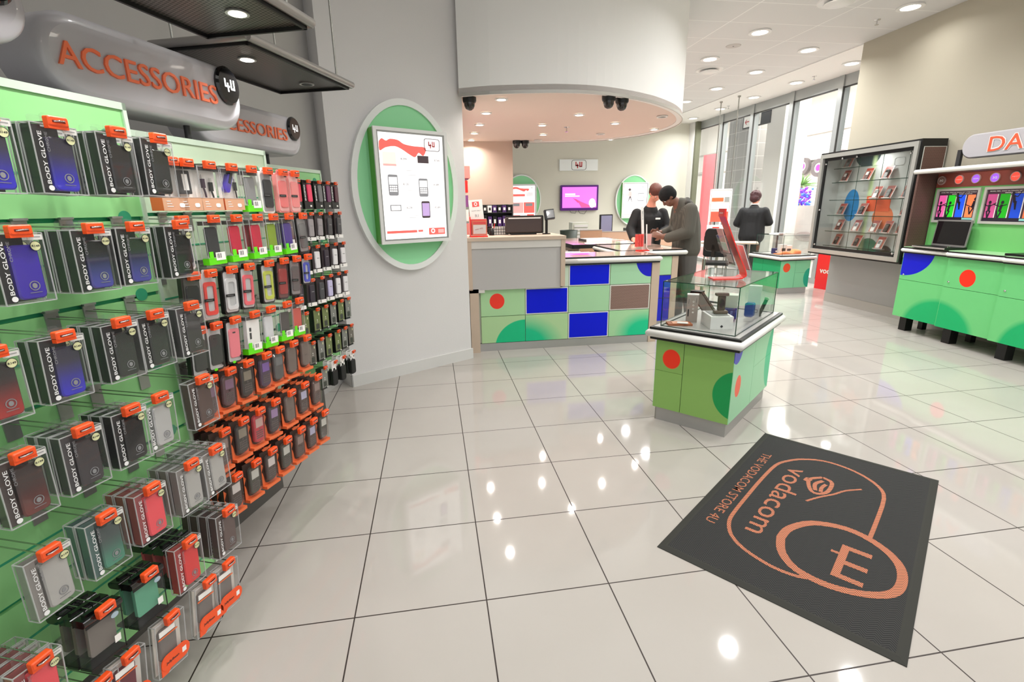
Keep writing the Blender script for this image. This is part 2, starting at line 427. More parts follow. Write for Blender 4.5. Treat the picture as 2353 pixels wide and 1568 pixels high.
# shop window: four bays and the bits between
alum = mat('window_aluminium', 'AEB2B2', .4, .5); gap = mat('window_gasket', '3A3A38', .6)
my = [13.18, 11.87, 10.69, 9.455, 8.255, 7.05, 5.9]
for i in range(6):
    y0, y1 = my[i+1], my[i]
    w = bpy.data.objects.new('window_%d' % (i+1), None); COL.objects.link(w); w['kind'] = 'structure'; w.location = (7.164, (y0+y1)/2, 0)
    h = (y1-y0)/2
    f = MB().b2(-.05, .07, -h, h, 3.4, 3.585, alum).b2(-.05, .07, -h, h, 0, .1, alum)
    f.b2(-.07, .07, h-.055, h+.055, 0, 3.585, alum).b2(-.075, -.045, h-.07, h-.055, .1, 3.4, gap)
    if i == 5: f.b2(-.07, .07, -h-.055, -h+.055, 0, 3.585, alum)
    f.b2(-.052, -.02, -h, h, 3.38, 3.4, gap)
    f.build('window_frame', w)['kind'] = 'structure'
    g = MB().b2(.0, .01, -h+.05, h-.05, .1, 3.4, glassm).build('glass_pane', w); g['kind'] = 'structure'
dgreen = mat('door_jamb_olive', '6E705C', .5, .2)
struct(MB().b2(7.0, 7.13, 12.86, 12.95, 0, 3.585, dgreen), 'trim_3')

# ---------------------------------------------------------------- lamps in the ceilings
def downlight(name, label, x, y, z, r, power, lit=True, group=None, spread=150, col=(1, .995, .99)):
    t = thing(name, label, 'ceiling light', (x, y, z), 0, group)
    prof = []
    mb = MB(); n = 20
    mb.ring(ell(r*1.35, r*1.35, 24), ell(r*.95, r*.95, 24), 0, .012, white)
    for v in range(len(mb.v)): a = mb.v[v]; mb.v[v] = (a[0], a[2], -a[1])
    mb.build('trim_ring', t)
    if lit:
        d = MB(); V = [(r*.95*math.cos(2*PI*i/20), r*.95*math.sin(2*PI*i/20), -.002) for i in range(20)]
        d.add(V, [list(range(20))[::-1]], lampm); d.build('diffuser', t)
        lamp('bulb', (0, 0, -.016), power, r*1.3, t, spread, col)
    else:
        d = MB(); V = [(r*.95*math.cos(2*PI*i/20), r*.95*math.sin(2*PI*i/20), -.002) for i in range(20)]
        d.add(V, [list(range(20))[::-1]], mat('dark_lamp_well', '6E625A', .4, .4)); d.build('reflector', t)
    return t
rows = {4.27: [7.62, 6.45, 5.27, 3.58], 5.46: [10.58, 9.41, 8.24, 7.06, 5.5], 6.63: [12.41, 11.2, 9.99, 8.78, 7.56], 3.19: [4.18], 4.2: [9.9, 8.8]}
nm = {4.27: 'inner', 5.46: 'middle', 6.63: 'window side', 3.19: 'front', 4.2: 'innermost'}
for x, ys in rows.items():
    for i, y in enumerate(ys):
        downlight('ceiling_downlight', 'round white recessed downlight in the tiled ceiling, %s row, %s from the far end' % (nm[x], ORD[i]), x, y, 3.597 if x < 6 else 3.582, .1, LIGHTW*(.3 if x > 5 and y < 6 else .7 if x > 6 and y < 8 else 1), group='recessed downlights in the main ceiling')
for i, x in enumerate((.8, 2.0, 3.2, 4.4, 5.5)):  # added lamps out of view that light the foreground
    for j, y in enumerate((2.7, 1.4, .1, -1.2)):
        if x > 5.3 and y < 1: continue
        downlight('ceiling_downlight', 'added unseen downlight lighting the front of the shop, row %s, %s across' % (ORD[j], ORD[i]), x, y, 3.597, .1, FRONTW*(.35 if x > 5 else 1), group='added unseen downlights over the shop front')
sof = [(.693,4.843),(.627,5.521),(.629,6.259),(.626,6.953),(.639,7.633),(1.641,5.549),(1.388,6.247),(1.574,7.029),(2.246,6.071),(2.938,6.502),(2.694,7.45)]
for i, (x, y) in enumerate(sof):
    downlight('soffit_downlight', 'small lit downlight in the cream soffit, %s, counting front to back by row' % ORD[i], x, y, 2.447, .045, SOFFW, group='lit downlights in the curved soffit', col=(1, .93, .86))
for i, (x, y) in enumerate([(2.619,5.6),(2.365,6.952),(1.629,7.62)]):
    downlight('soffit_downlight', 'small unlit downlight in the cream soffit, %s' % ['nearest the curved right edge', 'in the middle', 'at the back left'][i], x, y, 2.447, .045, 0, False, group='unlit downlights in the curved soffit')
dome = mat_clear('smoked_dome', (.16, .13, .12), .35, '2A2422', .05, 1.6)
for i, (x, y) in enumerate([(.40,4.83),(1.653,4.66),(1.814,4.75),(1.325,7.72),(1.452,7.72)]):
    t = thing('dome_camera', ['black dome camera under the soffit beside the pilaster wall', 'left of two black dome cameras at the front edge of the soffit', 'right of two black dome cameras at the front edge of the soffit', 'left of two dark dome cameras at the far edge of the soffit', 'right of two dark dome cameras at the far edge of the soffit'][i], 'security camera', (x, y, 2.45), 0, 'dome cameras under the soffit')
    MB().lathe([(.062, 0), (.062, -.03), (.055, -.045)], black).build('housing', t)
    MB().lathe([(.05, -.045), (.048, -.07), (.036, -.095), (.015, -.108), (.002, -.11)], mat('dome_dark', '241C1A', .08, coat=.6)).build('dome', t)
def sprinkler(x, y, z, label):
    t = thing('sprinkler', label, 'sprinkler', (x, y, z), 0, 'ceiling sprinklers')
    MB().lathe([(.035, 0), (.033, -.006), (.012, -.01)], chrome, 16).cyl((0, 0, -.008), (0, 0, -.05), .008, chrome).lathe([(.004, -.05), (.022, -.054), (.022, -.057)], chrome, 12).build('head', t)
sprinkler(5.433, 5.903, 3.6, 'chrome ceiling sprinkler in the tile nearest the right wall')
sprinkler(6.64, 8.356, 3.585, 'small sprinkler in the plain white ceiling band near the wall corner')
sprinkler(6.64, 10.9, 3.585, 'small sprinkler at the far end of the white ceiling band')
sprinkler(1.74, 6.425, 2.45, 'small sprinkler under the cream soffit')
for i, (x, y, r) in enumerate([(4.6, 8.2, .17), (4.5, 5.44, .17)]):
    t = thing('air_vent', ['round white air diffuser beside the curved bulkhead', 'round white air diffuser at the top edge of the photo'][i], 'ceiling vent', (x, y, 3.6), 0, 'round air diffusers')
    MB().lathe([(r*1.25, 0), (r*1.22, -.014), (r, -.005)], white, 32).build('rim', t)
    MB().lathe([(r*.97, -.004), (r*.9, -.0045)], black, 32).build('throat', t)
    MB().lathe([(r*.3, -.002), (r*.86, -.03), (r*.84, -.038), (.01, -.045)], white, 32).build('cone', t)
t = thing('ceiling_speaker', 'flat round grey speaker grille in the ceiling tiles', 'speaker', (4.266, 7.02, 3.6))
MB().lathe([(.1, 0), (.098, -.005), (.09, -.007)], mat('speaker_grille', 'C6C2BE', .7), 28).lathe([(.012, -.006), (.011, -.009)], darkg, 10).build('grille', t)

# ---------------------------------------------------------------- the mall outside the window
def mall(): pass
mw = mat('mall_white', 'F4F2EE', .8); mg = mat('mall_grey_tile', '8E8C8A', .4)
def tilem():
    m, t, p = newm('column_grey_tile'); tc = t.n('TexCoord'); b = t.n('TexBrick'); mp = t.n('Mapping')
    t.l(tc.outputs['Object'], mp.inputs[0]); mp.inputs['Rotation'].default_value = (PI/2, 0, PI/2)
    sp = t.n('SeparateXYZ'); t.l(tc.outputs['Object'], sp.inputs[0]); cb = t.n('CombineXYZ')
    t.l(t.math('ADD', sp.outputs[0], sp.outputs[1]), cb.inputs[0]); t.l(sp.outputs[2], cb.inputs[1]); t.l(cb.outputs[0], b.inputs[0])
    b.offset = 0; b.inputs['Scale'].default_value = 1; b.inputs['Brick Width'].default_value = .35; b.inputs['Row Height'].default_value = .35; b.inputs['Mortar Size'].default_value = .006
    b.inputs['Color1'].default_value = rgb('A19F9D'); b.inputs['Color2'].default_value = rgb('9A9896'); b.inputs['Mortar'].default_value = rgb('D0CECB')
    t.l(b.outputs['Color'], p.inputs['Base Color']); p.inputs['Roughness'].default_value = .35
    return m
struct(MB().b2(9.0, 10.0, 13.5, 14.6, 0, 5.2, tilem()), 'wall_column_tiled')
struct(MB().b2(9.0, 9.7, 12.18, 12.84, 0, 5.2, mat('mall_column_pale', 'DAD6D2', .7)), 'wall_column_pale')
struct(MB().b2(14, 14.3, 4, 30, 0, 5.4, mw).b2(13.9, 14, 4, 30, 3.0, 3.1, mat('mall_line', 'CFCBC7', .6)).b2(13.9, 14, 4, 30, 3.9, 3.93, MATS['mall_line']).b2(13.85, 14, 4, 30, 0, .25, MATS['mall_line']), 'wall_mall')
struct(MB().b2(8, 14, 4, 30, 5.4, 5.6, mw), 'ceiling_mall')
for i, (x, y) in enumerate([(10.5, 9), (10.5, 13), (10.5, 17), (10.5, 21)]):  # added glowing panels, not in view, that brighten the mall
    t = thing('mall_fill_panel', 'added unseen fill light over the mall walkway, %s from the shop' % ORD[i], 'ceiling light', (x, y, 5.37), 0, 'added mall fill lights')
    MB().b2(-1, 1, -.6, .6, 0, .025, lampm).build('diffuser', t); lamp('tube', (0, 0, -.03), MALLW/4, 1.6, t, 170, (1, .98, .96), 'SQUARE')
t = thing('direction_sign', 'black hanging mall sign with a white panel and red left arrow', 'sign', (8.98, 13.32, 3.72), -90)
MB().b2(-.6, .6, 0, .06, -.17, .17, mat('sign_navy', '23252E', .4)).build('board', t)
MB().b2(-.55, -.22, -.008, 0, -.14, .14, paper).b2(-.19, .2, -.008, 0, -.14, .14, paper).build('white_panel', t)
m = MB().b2(-.47, -.3, -.012, -.009, -.012, .012, redtxt); m.add([(-.49, -.012, 0), (-.42, -.012, .07), (-.40, -.012, .055), (-.455, -.012, 0), (-.40, -.012, -.055), (-.42, -.012, -.07)], [(0, 1, 2, 3), (0, 3, 4, 5)], redtxt)
m.ring(ell(.08, .08, 24, .08, 0), ell(.066, .066, 24, .08, 0), -.012, -.009, mat('grey_symbol', 'B8B8B8', .5)); m.build('arrow', t)
MB().cyl((-.4, .03, .17), (-.4, .03, 1.65), .015, white).cyl((.4, .03, .17), (.4, .03, 1.65), .015, white).build('hanger', t)
t = thing('red_banner', 'tall red advertising panel standing in the mall behind the glass', 'banner', (10.5, 18.15, 0), -75)
MB().b2(-.32, .32, 0, .12, .1, 3.3, mat('banner_red', 'F0757E', .6)).build('panel', t); MB().b2(-.4, .4, -.1, .22, 0, .1, white).build('foot', t)
t = thing('shop_sign', 'rounded dark grey letters with pink centres on the opposite shopfront', 'sign', (13.9, 17.72, 2.80), -90)
sg = mat('sign_dark_grey', '6A6264', .5); pk = mat('sign_pink', 'F03CD0', .5); 
for k, (cx, dark) in enumerate([(.36, 1), (1.15, 1), (1.8, 1)]):
    m = MB()
    if k < 2:
        m.ring(ell(.33, .31, 32, cx, -.1*k), ell(.18, .17, 32, cx, -.1*k), -.12, 0, sg).ring(ell(.2, .19, 32, cx, -.1*k), ell(.11, .11, 32, cx, -.1*k), -.1, 0, white).prism(ell(.11, .11, 20, cx, -.1*k), -.11, 0, pk)
        if k == 1: m.b2(cx+.25, cx+.42, -.12, 0, -.44, .2, sg)
    else: m.b2(cx-.08, cx+.14, -.12, 0, -.42, .4, sg).ring(ell(.4, .4, 16, cx+.32, 0, .7, 3.14), ell(.2, .2, 16, cx+.32, 0, .7, 3.14), -.12, 0, sg)
    m.build('sign_letter', t)
t = thing('palm_plant', 'spiky green palm beside the opposite shopfront sign', 'plant', (12.9, 16.15, 0))
m = MB(); lf = mat('palm_leaf', '6E9A52', .6)
for i in range(46):
    a = random.uniform(0, 2*PI); e = random.uniform(.1, 1.3); ln = random.uniform(.45, .75); pts = []
    for q in range(5):
        u = q/4*ln; pts.append((math.cos(a)*u*math.cos(e), math.sin(a)*u*math.cos(e), 2.05+u*math.sin(e)-u*u*.5))
    m.tube(pts, [.012, .02, .018, .012, .003], lf, 4)
m.build('fronds', t); MB().cyl((0, 0, .35), (0, 0, 2.1), .05, mat('palm_trunk', '8A7660', .8)).build('trunk', t); MB().lathe([(.2, 0), (.26, .4), (.24, .4)], white).build('pot', t)
t = thing('flower_display', 'stand of purple and blue flowers below the palm', 'flowers', (11.9, 14.85, 0), -90)
m = MB()
for i in range(130):
    m.sph((random.uniform(-.4, .4), random.uniform(-.15, .1), random.uniform(1.15, 1.95)), random.uniform(.03, .055), mat('flower_purple', '7A3CE0', .6) if i % 3 else mat('flower_blue', '3A7BE8', .6), 6, 4)
m.build('flowers', t); MB().b2(-.42, .42, 0, .1, 0, 1.2, white).build('stand', t)
t = thing('lip_poster', 'pale pink poster with large lips in the mall window', 'poster', (9.85, 11.95, 0), -90)
MB().b2(-.43, .43, 0, .06, 0, 1.42, mat('poster_pale_pink', 'E4DDDC', .6)).build('board', t)
m = MB().prism(ell(.34, .12, 30, 0, .62), -.03, .0, mat('poster_lips', 'C2B2B2', .4)).prism(ell(.2, .04, 24, 0, .63), -.045, -.03, mat('poster_lips_dark', 'A89898', .4)); m.build('lips', t)
t = thing('mannequin', 'small dressed figure display in the mall shop window', 'mannequin', (10.2, 11.75, 0))
MB().cyl((0, 0, 0), (0, 0, 1.0), .02, black).lathe([(.16, 0), (.15, .02)], black).build('stand', t)
MB().lathe([(.05, .9), (.17, 1.0), (.11, 1.25), (.18, 1.5), (.06, 1.6)], mat('mannequin_dress', 'B8908C', .7)).build('torso', t); MB().sph((0, 0, 1.75), .12, mat('mannequin_hair', '6A2C9A', .6)).build('head', t)
# red box with the shop's name inside the window
t = thing('red_sign_box', 'red floor sign box with white lettering beside the wall corner', 'sign', (6.778, 7.6, 0), -82)
MB().b2(-.2, .55, 0, .3, 0, .98, mat('sign_red', 'EE1222', .35, coat=.2)).build('box', t)
MB().text('vodacom', .12, -.002, .33, .1, white, w=.5, bold=.02).build('lettering', t)
MB().ring(ell(.1, .11, 30, .14, .6), ell(.06, .07, 30, .14, .6), -.003, -.001, white).build('ring_emblem', t)

# ================================================================ RECEPTION COUNTER
tilegreen = mat('counter_tile_green', 'A9D7AA', .35)
cream_e = mat('tile_edge_cream', 'E4E6DC', .4)
perf_br = mat_perf('perforated_copper', 'A88A80', '4A2F2A', .013)
kick = mat('kick_plate_aluminium', 'B3B2B0', .35, .5, bump=.04, bscale=30)
t = thing('reception_counter', 'long reception counter faced with green, blue and perforated square tiles under a white bullnose edge', 'counter', (0, 5.015, 0))
MB().b2(.44, 2.33, .015, .55, .09, .66, MATS['counter_carcass'] if 0 else mat('counter_carcass', 'C8CFC0', .6)).b2(1.36, 2.33, .015, .55, .66, .9, mat('counter_carcass', 'C8CFC0', .6)).b2(2.33, 2.42, -.01, .55, 0, .9, wood).b2(.345, .437, -.045, .5, 0, .68, wood).build('cabinet_body', t)
MB().b2(.437, 2.33, .0, .03, 0, .085, kick).build('kick_plate', t)
xs = [.456, .93, 1.40, 1.86, 2.325]; zs = [.088, .38, .665, .9]
g = .006
pan = {(0, 0): mat_dots('tile_a', 'B4D9A2', [('10C487', .92, .03, .32, .30, .01), ('10C487', .92, .03, .40, .34, .0001)][:1]), (1, 0): mat_dots('tile_b', 'B4D9A2', [('12C48C', .88, .03, .37, .28, .30)]),
       (2, 0): blue, (3, 0): mat_dots('tile_c', 'A9D9A6', [('0FCB92', 2.28, .11, .27, .2, .32)]),
       (0, 1): mat_dots('tile_d', 'B0DCA6', [('FB3A26', .63, .54, .078, .082, .01)]), (1, 1): blue, (2, 1): tilegreen, (3, 1): perf_br,
       (2, 2): blue, (3, 2): mat_dots('tile_e', 'A9D8B0', [('0A12C8', 2.31, .96, .17, .22, .004)])}
for (i, j), m in pan.items():
    x0, x1, z0, z1 = xs[i]+g/2, xs[i+1]-g/2, zs[j]+g/2, zs[j+1]-g/2
    p = MB().b2(x0, x1, -.008, .015, z0, z1, m)
    if m is blue or m is perf_br: p = MB().b2(x0, x1, -.006, .015, z0, z1, cream_e).b2(x0+.012, x1-.012, -.009, 0, z0+.012, z1-.012, m)
    p.build('tile_panel', t)
MB().b2(1.33, 1.40, -.004, .015, .668, .9, greenedge).build('side_strip', t)
topm = mat('counter_top_blush', 'D7B7A6', .12, coat=.4)
def bull(o, z0, z1, n=6):
    return [(o+(z1-z0)/2*math.sin(PI*i/n), z0+(z1-z0)*(1-math.cos(PI*i/n))/2) for i in range(n+1)]
def top_with_edge(t, cx, cy, hx, hy, z0, names=True, top=topm, o=.03, tk=.055):
    """black strip, silver bullnose, black strip and a laminate top"""
    MB().trim(hx, hy, [(o-.012, z0), (o-.012, z0+.014)], black, cx, cy).trim(hx, hy, [(o-.012, z0+.014+tk), (o-.012, z0+.026+tk)], black, cx, cy).build('edge_gasket', t)
    MB().trim(hx, hy, bull(o-.02, z0+.014, z0+.014+tk), mat('edge_silver', 'E8E7E2', .35, .0), cx, cy, True).build('bullnose_edge', t)
    MB().trim(hx, hy, [(o-.04, z0+.02+tk), (o-.04, z0+.028+tk)], top, cx, cy).build('top_panel', t)
top_with_edge(t, 1.87, .25, .52, .26, .89)
t = thing('counter_return', 'green and blue side section of the counter where the customer stands', 'counter', (0, 5.6, 0))
MB().b2(2.45, 2.86, .02, .8, .09, .9, MATS['counter_carcass']).b2(2.86, 2.94, 0, .8, 0, .9, wood).build('cabinet_body', t)
MB().b2(2.45, 2.86, .01, .04, 0, .09, kick).build('kick_plate', t)
for z0, z1, m in ((.665, .9, tilegreen), (.38, .655, mat_dots('ret_b', '1420C4', [('B4D9C0', 2.4, .7, .18, .16, .004)])), (.09, .372, mat_dots('ret_c', '1420C4', [('A9D7B0', 2.40, .05, .30, .2, .004)]))):
    MB().b2(2.46, 2.855, 0, .02, z0, z1, m).build('tile_panel', t)
top_with_edge(t, 2.60, .46, .40, .46, .89)
t = thing('staff_worktop', 'long blush laminate worktop behind the counter with a black edge and papers on it', 'worktop', (0, 6.6, 0))
MB().b2(1.9, 2.93, 0, 1.5, .93, .975, topm).b2(1.89, 1.9, 0, 1.5, .925, .978, black).b2(1.9, 2.93, -.01, 0, .925, .978, black).build('top_panel', t)
MB().b2(1.95, 2.0, .05, 1.45, 0, .93, wood).build('side_panel', t); MB().b2(2.86, 2.91, .05, 1.45, 0, .93, wood).build('side_panel', t)
# raised pay point at the left
t = thing('pay_point', 'raised pale wood pay point with a grey front panel, left of the counter', 'counter', (0, 4.95, 0))
MB().b2(.335, .378, .0, .62, .68, 1.19, wood).build('side_post', t); MB().b2(1.30, 1.345, .0, .62, .68, 1.19, wood).build('side_post', t)
MB().b2(.33, 1.35, -.008, .63, 1.165, 1.2, wood).build('top_board', t)
MB().b2(.378, 1.30, .02, .06, .668, 1.13, mat('grey_front_panel', 'BDBAB8', .45, .0)).build('front_panel', t)
MB().b2(.378, 1.30, .008, .06, 1.09, 1.166, mat('pale_rail', 'D8D4CE', .4, .0)).build('top_rail', t)
MB().b2(.345, .5, .02, .06, .64, .668, MATS['pale_rail']).build('lower_lip', t)

# ---------------------------------------------------------------- things on the counter
t = thing('till_monitor', 'wide dark brown back of a till screen on the pay point', 'monitor', (.98, 5.32, 1.2))
MB().prism(rr(.40, .165, .015, 4, 0, .105), -.02, .02, mat('monitor_brown', '3A2A24', .3, coat=.3), ch=.008).build('back_cover', t)
MB().b2(-.17, .18, -.024, .0, .168, .18, white).build('label_strip', t)
MB().prism(rr(.42, .19, .012, 3, .01, .105), .02, .04, black).build('bezel', t)
MB().b2(-.14, .14, .0, .14, 0, .02, black).b2(-.04, .04, .04, .08, .0, .1, black).build('stand', t)
t = thing('customer_display', 'small tilted card terminal screen on a black pole beside the till', 'card terminal', (1.23, 5.32, 1.2))
MB().cyl((0, 0, 0), (0, 0, .16), .014, black).lathe([(.045, 0), (.045, .01)], black).build('pole', t)
MB().at(T(.03, 0, .205) @ RY(-6) @ RX(-15)).b2(-.05, .055, -.01, .035, -.05, .055, black).build('housing', t)
MB().at(T(.03, 0, .205) @ RY(-6) @ RX(-15)).b2(-.03, .05, -.014, -.01, -.038, .045, mat('screen_grey', '6F7174', .15, coat=.5)).build('screen', t)
def leaflets_stand(name, label, loc, rz, big=False):
    t = thing(name, label, 'brochure stand', loc, rz)
    prof = [(-.18, 0), (-.02, 0), (.02, .01), (.035, .045), (-.04, .2), (-.14, .42)]
    m = MB(); pts = smooth_curve(prof, 4); w = .052
    V = []; th = .007
    n = len(pts)
    for i, (y, z) in enumerate(pts):
        a = Vector(pts[max(i-1, 0)]); b = Vector(pts[min(i+1, n-1)]); d = (b-a).normalized(); nx, nz = -d.y, d.x
        V += [(-w, y, z), (w, y, z), (w, y+nx*th, z+nz*th), (-w, y+nx*th, z+nz*th)]
    Fc = [(0, 1, 2, 3), (4*n-1, 4*n-2, 4*n-3, 4*n-4)]
    for i in range(n-1):
        for j in range(4): k = (j+1) % 4; Fc.append((4*i+j, 4*i+4+j, 4*i+4+k, 4*i+k))
    m.add(V, Fc, redp, False); m.build('curved_back', t)
    MB().at(T(0.02, -.145, .445)).box(.0, -.005, -.01, .1, .012, .05, redp).text('vodacom', 0, -.013, -.01, .014, white, w=.06).build('header', t)
    return t
t = leaflets_stand('brochure_stand', 'red curved brochure stand standing on the glass top of the front showcase', (2.03, 3.03, .996), -101)
for k, (y, z, tl) in enumerate([(-.04, .09, 22), (-.085, .17, 22)]):
    MB().at(T(0, y, z) @ RX(tl)).b2(-.075, .075, -.012, .0, 0, .13, clear2).b2(-.075, .075, -.016, -.012, 0, .08, clear2).build('pocket', t)
MB().at(T(0, .045, .06) @ RX(22)).b2(-.078, .078, 0, .016, 0, .18, clear).build('pocket', t)
def leaflet(label, par, x, y, z, col, tl, rz0, h=.17, w=.1):
    o = MB().at(RX(tl)).b2(-w/2, w/2, -.002, .002, 0, h, col).b2(-w/2+.008, w/2-.008, -.003, -.002, h*.1, h*.45, paper).build('leaflet')
    tag(o, label, 'leaflet'); o.location = par.matrix_basis @ Vector((x, y, z)); o.rotation_euler = (0, 0, math.radians(rz0)); return o
bpy.context.view_layer.update()
for k, (y, z, c, nm_) in enumerate([(-.045, .095, mat('leaflet_dark', '4A2A2E', .5), 'dark maroon'), (-.09, .175, mat('leaflet_pink', 'E8A9A4', .5), 'pale pink')]):
    leaflet('%s leaflet in the front pockets of the red stand on the showcase' % nm_, t, 0, y, z, c, 22, -101)
leaflet('white and red leaflet in the rear clear pocket of the red showcase stand', t, 0, .058, .065, paper, 22, -101)
leaflet('dark photo leaflet leaning behind the white one in the red showcase stand', t, 0, .066, .068, MATS['leaflet_dark'], 22, -101)
t = thing('brochure_stand', 'red leaflet holder with a white price card on the pay point', 'brochure stand', (.47, 5.12, 1.2))
MB().b2(-.09, .09, -.06, .06, 0, .012, redp).b2(-.09, -.08, -.04, .05, 0, .2, redp).build('base', t)
MB().at(T(0, .0, .015)).b2(-.085, .09, -.035, -.03, 0, .16, clear).b2(-.085, .09, .03, .035, 0, .16, redp).build('holder', t)
MB().at(T(0.005, -.02, .02)).b2(-.07, .08, -.004, .02, 0, .14, orangec).b2(-.06, .07, -.0045, -.004, .01, .10, paper).b2(-.06, .07, -.005, -.004, .108, .13, redp).text('now only', 0, -.006, .06, .02, redtxt, rot=12).build('leaflet_stack', t)
MB().at(T(-.005, .03, .16) @ RY(-4) @ RX(-8)).b2(-.07, .07, 0, .004, 0, .21, paper).b2(-.035, .035, -.002, 0, .14, .19, mat('logo_red', 'EE5A55', .5)).ring(ell(.017, .019, 20, 0, .166), ell(.009, .01, 20, 0, .166), -.004, -.002, paper).text('NOW ONLY', 0, -.001, .10, .012, mat('ink_grey', '8A8A90', .6)).text('R1', 0, -.001, .05, .028, MATS['ink_grey']).build('price_card', t)
t = thing('brochure_stand', 'clear pocket stand with red leaflets and white spine, before the staff member', 'brochure stand', (2.42, 5.46, .975), 8)
MB().b2(-.075, .05, -.05, .05, 0, .01, redp).build('base', t)
MB().tube([(.1, -.03, .004), (.05, -.03, .006), (.02, -.03, .04), (.012, -.03, .2), (.006, -.03, .30)], .008, white, 6).build('spine', t)
MB().b2(-.11, -.0, -.02, .03, .05, .2, clear).b2(-.104, -.08, -.01, .02, .05, .19, mat('leaf_red', 'E8423A', .5)).b2(-.06, -.04, -.01, .02, .05, .19, MATS['leaf_red']).b2(-.03, -.01, -.01, .02, .05, .19, MATS['leaf_red']).build('pocket', t)
MB().b2(.03, .11, -.02, .03, .05, .2, clear).b2(.04, .10, .0, .01, .06, .19, MATS['leaflet_pink']).build('pocket', t)
t = thing('name_card', 'narrow white card with dark lettering standing up behind the counter leaflets', 'card', (2.45, 5.53, .975), 8)
MB().at(RY(-5)).b2(-.016, .016, 0, .006, 0, .5, paper).text('4U STORE', 0, -.002, .40, .012, darkg, w=.1, rot=90).build('card', t); MB().b2(-.03, .03, -.02, .03, 0, .01, clear).build('foot', t)
def flat(name, label, cat, x, y, z, rz, sx, sy, sz, m, extra=None):
    mb = MB().b2(-sx/2, sx/2, -sy/2, sy/2, 0, sz, m)
    if extra: extra(mb)
    return tag(mb.build(name, None, (x, y, z), rz), label, cat)
flat('ring_binder', 'thick white binder lying on the worktop behind the counter', 'binder', 2.45, 7.3, .975, 4, .42, .3, .035, paper, lambda m: m.b2(-.215, -.2, -.15, .15, 0, .037, darkg))
flat('paper_sheet', 'loose white sheet beside the staff member on the worktop', 'paper', 2.85, 6.95, .975, 20, .3, .21, .002, paper)
flat('paper_sheet', 'folded form at the right of the white binder', 'paper', 2.78, 7.35, .975, -10, .3, .21, .004, MATS['leaflet_pink'])
flat('paper_sheet', 'printed page lying at the near edge of the worktop', 'paper', 2.3, 6.85, .975, -14, .3, .21, .002, mat('newsprint', 'D8CCC8', .7))
for k, (x, y, r, m) in enumerate([(1.62, 6.0, 20, 'D8C0C4'), (1.72, 6.12, -12, 'E8DCDC'), (1.55, 6.2, 40, '9A9296')]):
    flat('magazine', 'magazine %s in the pile beside the pay point' % ['on the left', 'on the right', 'at the back'][k], 'magazine', x, y, .9 + .012*k, r, .28, .2, .012, mat('mag%d' % k, m, .4))
t = thing('desk_shelf', 'low dark desk surface behind the pay point carrying magazines', 'desk', (1.6, 6.25, 0)); MB().b2(-.45, .28, -.42, .4, .87, .9, black).build('desk_top', t); MB().b2(-.4, -.36, -.3, .3, 0, .87, black).build('leg', t); MB().b2(.2, .24, -.3, .3, 0, .87, black).build('leg', t)
flat('catalogue', 'thin pink catalogue lying flat near the counter front', 'catalogue', 1.62, 5.3, .988, 0, .22, .14, .004, mat('pinkcat', 'E8B8E0', .3))  # cover in one even pink, no glow

# ================================================================ BACK OFFICE
t = thing('back_desk', 'pale wood desk with a raised front panel under the wall television', 'desk', (3.1, 8.9, 0), -6)
MB().b2(0, 1.5, 0, .03, 0, 1.02, mat('desk_wood_pink', 'DDB79C', .4)).build('front_panel', t); MB().b2(-.42, -.02, -.14, -.11, 0, 1.06, mat('desk_wood_b', 'CDA183', .4)).build('front_panel', t)
MB().b2(-.44, 1.52, -.02, .7, .72, .75, wood).build('desk_top', t); MB().b2(0, 1.5, -.006, .036, 1.02, 1.035, mat('grey_edge', 'B8B2AC', .4)).b2(-.42, -.02, -.146, -.104, 1.06, 1.075, MATS['grey_edge']).build('edge_cap', t)
t = thing('desktop_monitor', 'slim portrait screen standing on the back desk', 'monitor', (3.3, 9.2, .752), 20)
MB().prism(rr(.3, .5, .01, 3, 0, .33), 0, .03, black).b2(-.1, .1, -.05, .12, 0, .015, black).b2(-.02, .02, .02, .05, .01, .3, black).build('casing', t); MB().b2(-.13, .13, -.003, 0, .10, .56, mat('monitor_face', '8A8AA6', .2)).build('screen', t)
flat('black_tray', 'flat black tray on the back desk beside the portrait screen', 'tray', 3.95, 9.15, .752, -6, .55, .3, .32, black)
t = thing('filing_drawers', 'white plastic drawer tower under the wall television', 'drawers', (3.0, 9.9, 0), -4)
MB().b2(-.17, .17, 0, .35, 0, 1.17, mat('drawer_cream', 'D9DDCE', .5)).build('casing', t)
for k in range(6): MB().b2(-.13, .15, -.015, 0, .72+.07*k, .775+.07*k, white).b2(-.13, .15, -.016, -.012, .722+.07*k, .73+.07*k, mat('drawer_gap', '9AA08F', .6)).build('drawer', t)
t = thing('desk_chair', 'black office chair behind the pay point', 'chair', (1.5, 7.15, 0), 15)
MB().prism(rr(.46, .5, .08, 5, 0, .82), 0, .06, black, ch=.015).build('backrest', t); MB().prism(rr(.48, .46, .08, 5), 0, .08, black).build('seat', t).rotation_euler = (PI/2, 0, 0)
kids(t)[-1].location = (0, -.2, .52)
MB().cyl((0, -.2, .1), (0, -.2, .45), .03, black).build('gas_lift', t)
m = MB()
for i in range(5): a = 2*PI*i/5; m.cyl((0, -.2, .09), (.28*math.cos(a), -.2+.28*math.sin(a), .05), .018, black)
m.build('star_base', t)
t = thing('waste_bin', 'dark green open bin behind the pay point', 'bin', (2.42, 8.7, 0)); MB().lathe([(.13, .72), (.16, 1.08), (.15, 1.08), (.12, .74)], mat('bin_green', '2E3A30', .5)).build('bin', t); MB().b2(-.12, .12, -.12, .12, 0, .72, black).build('stand', t)
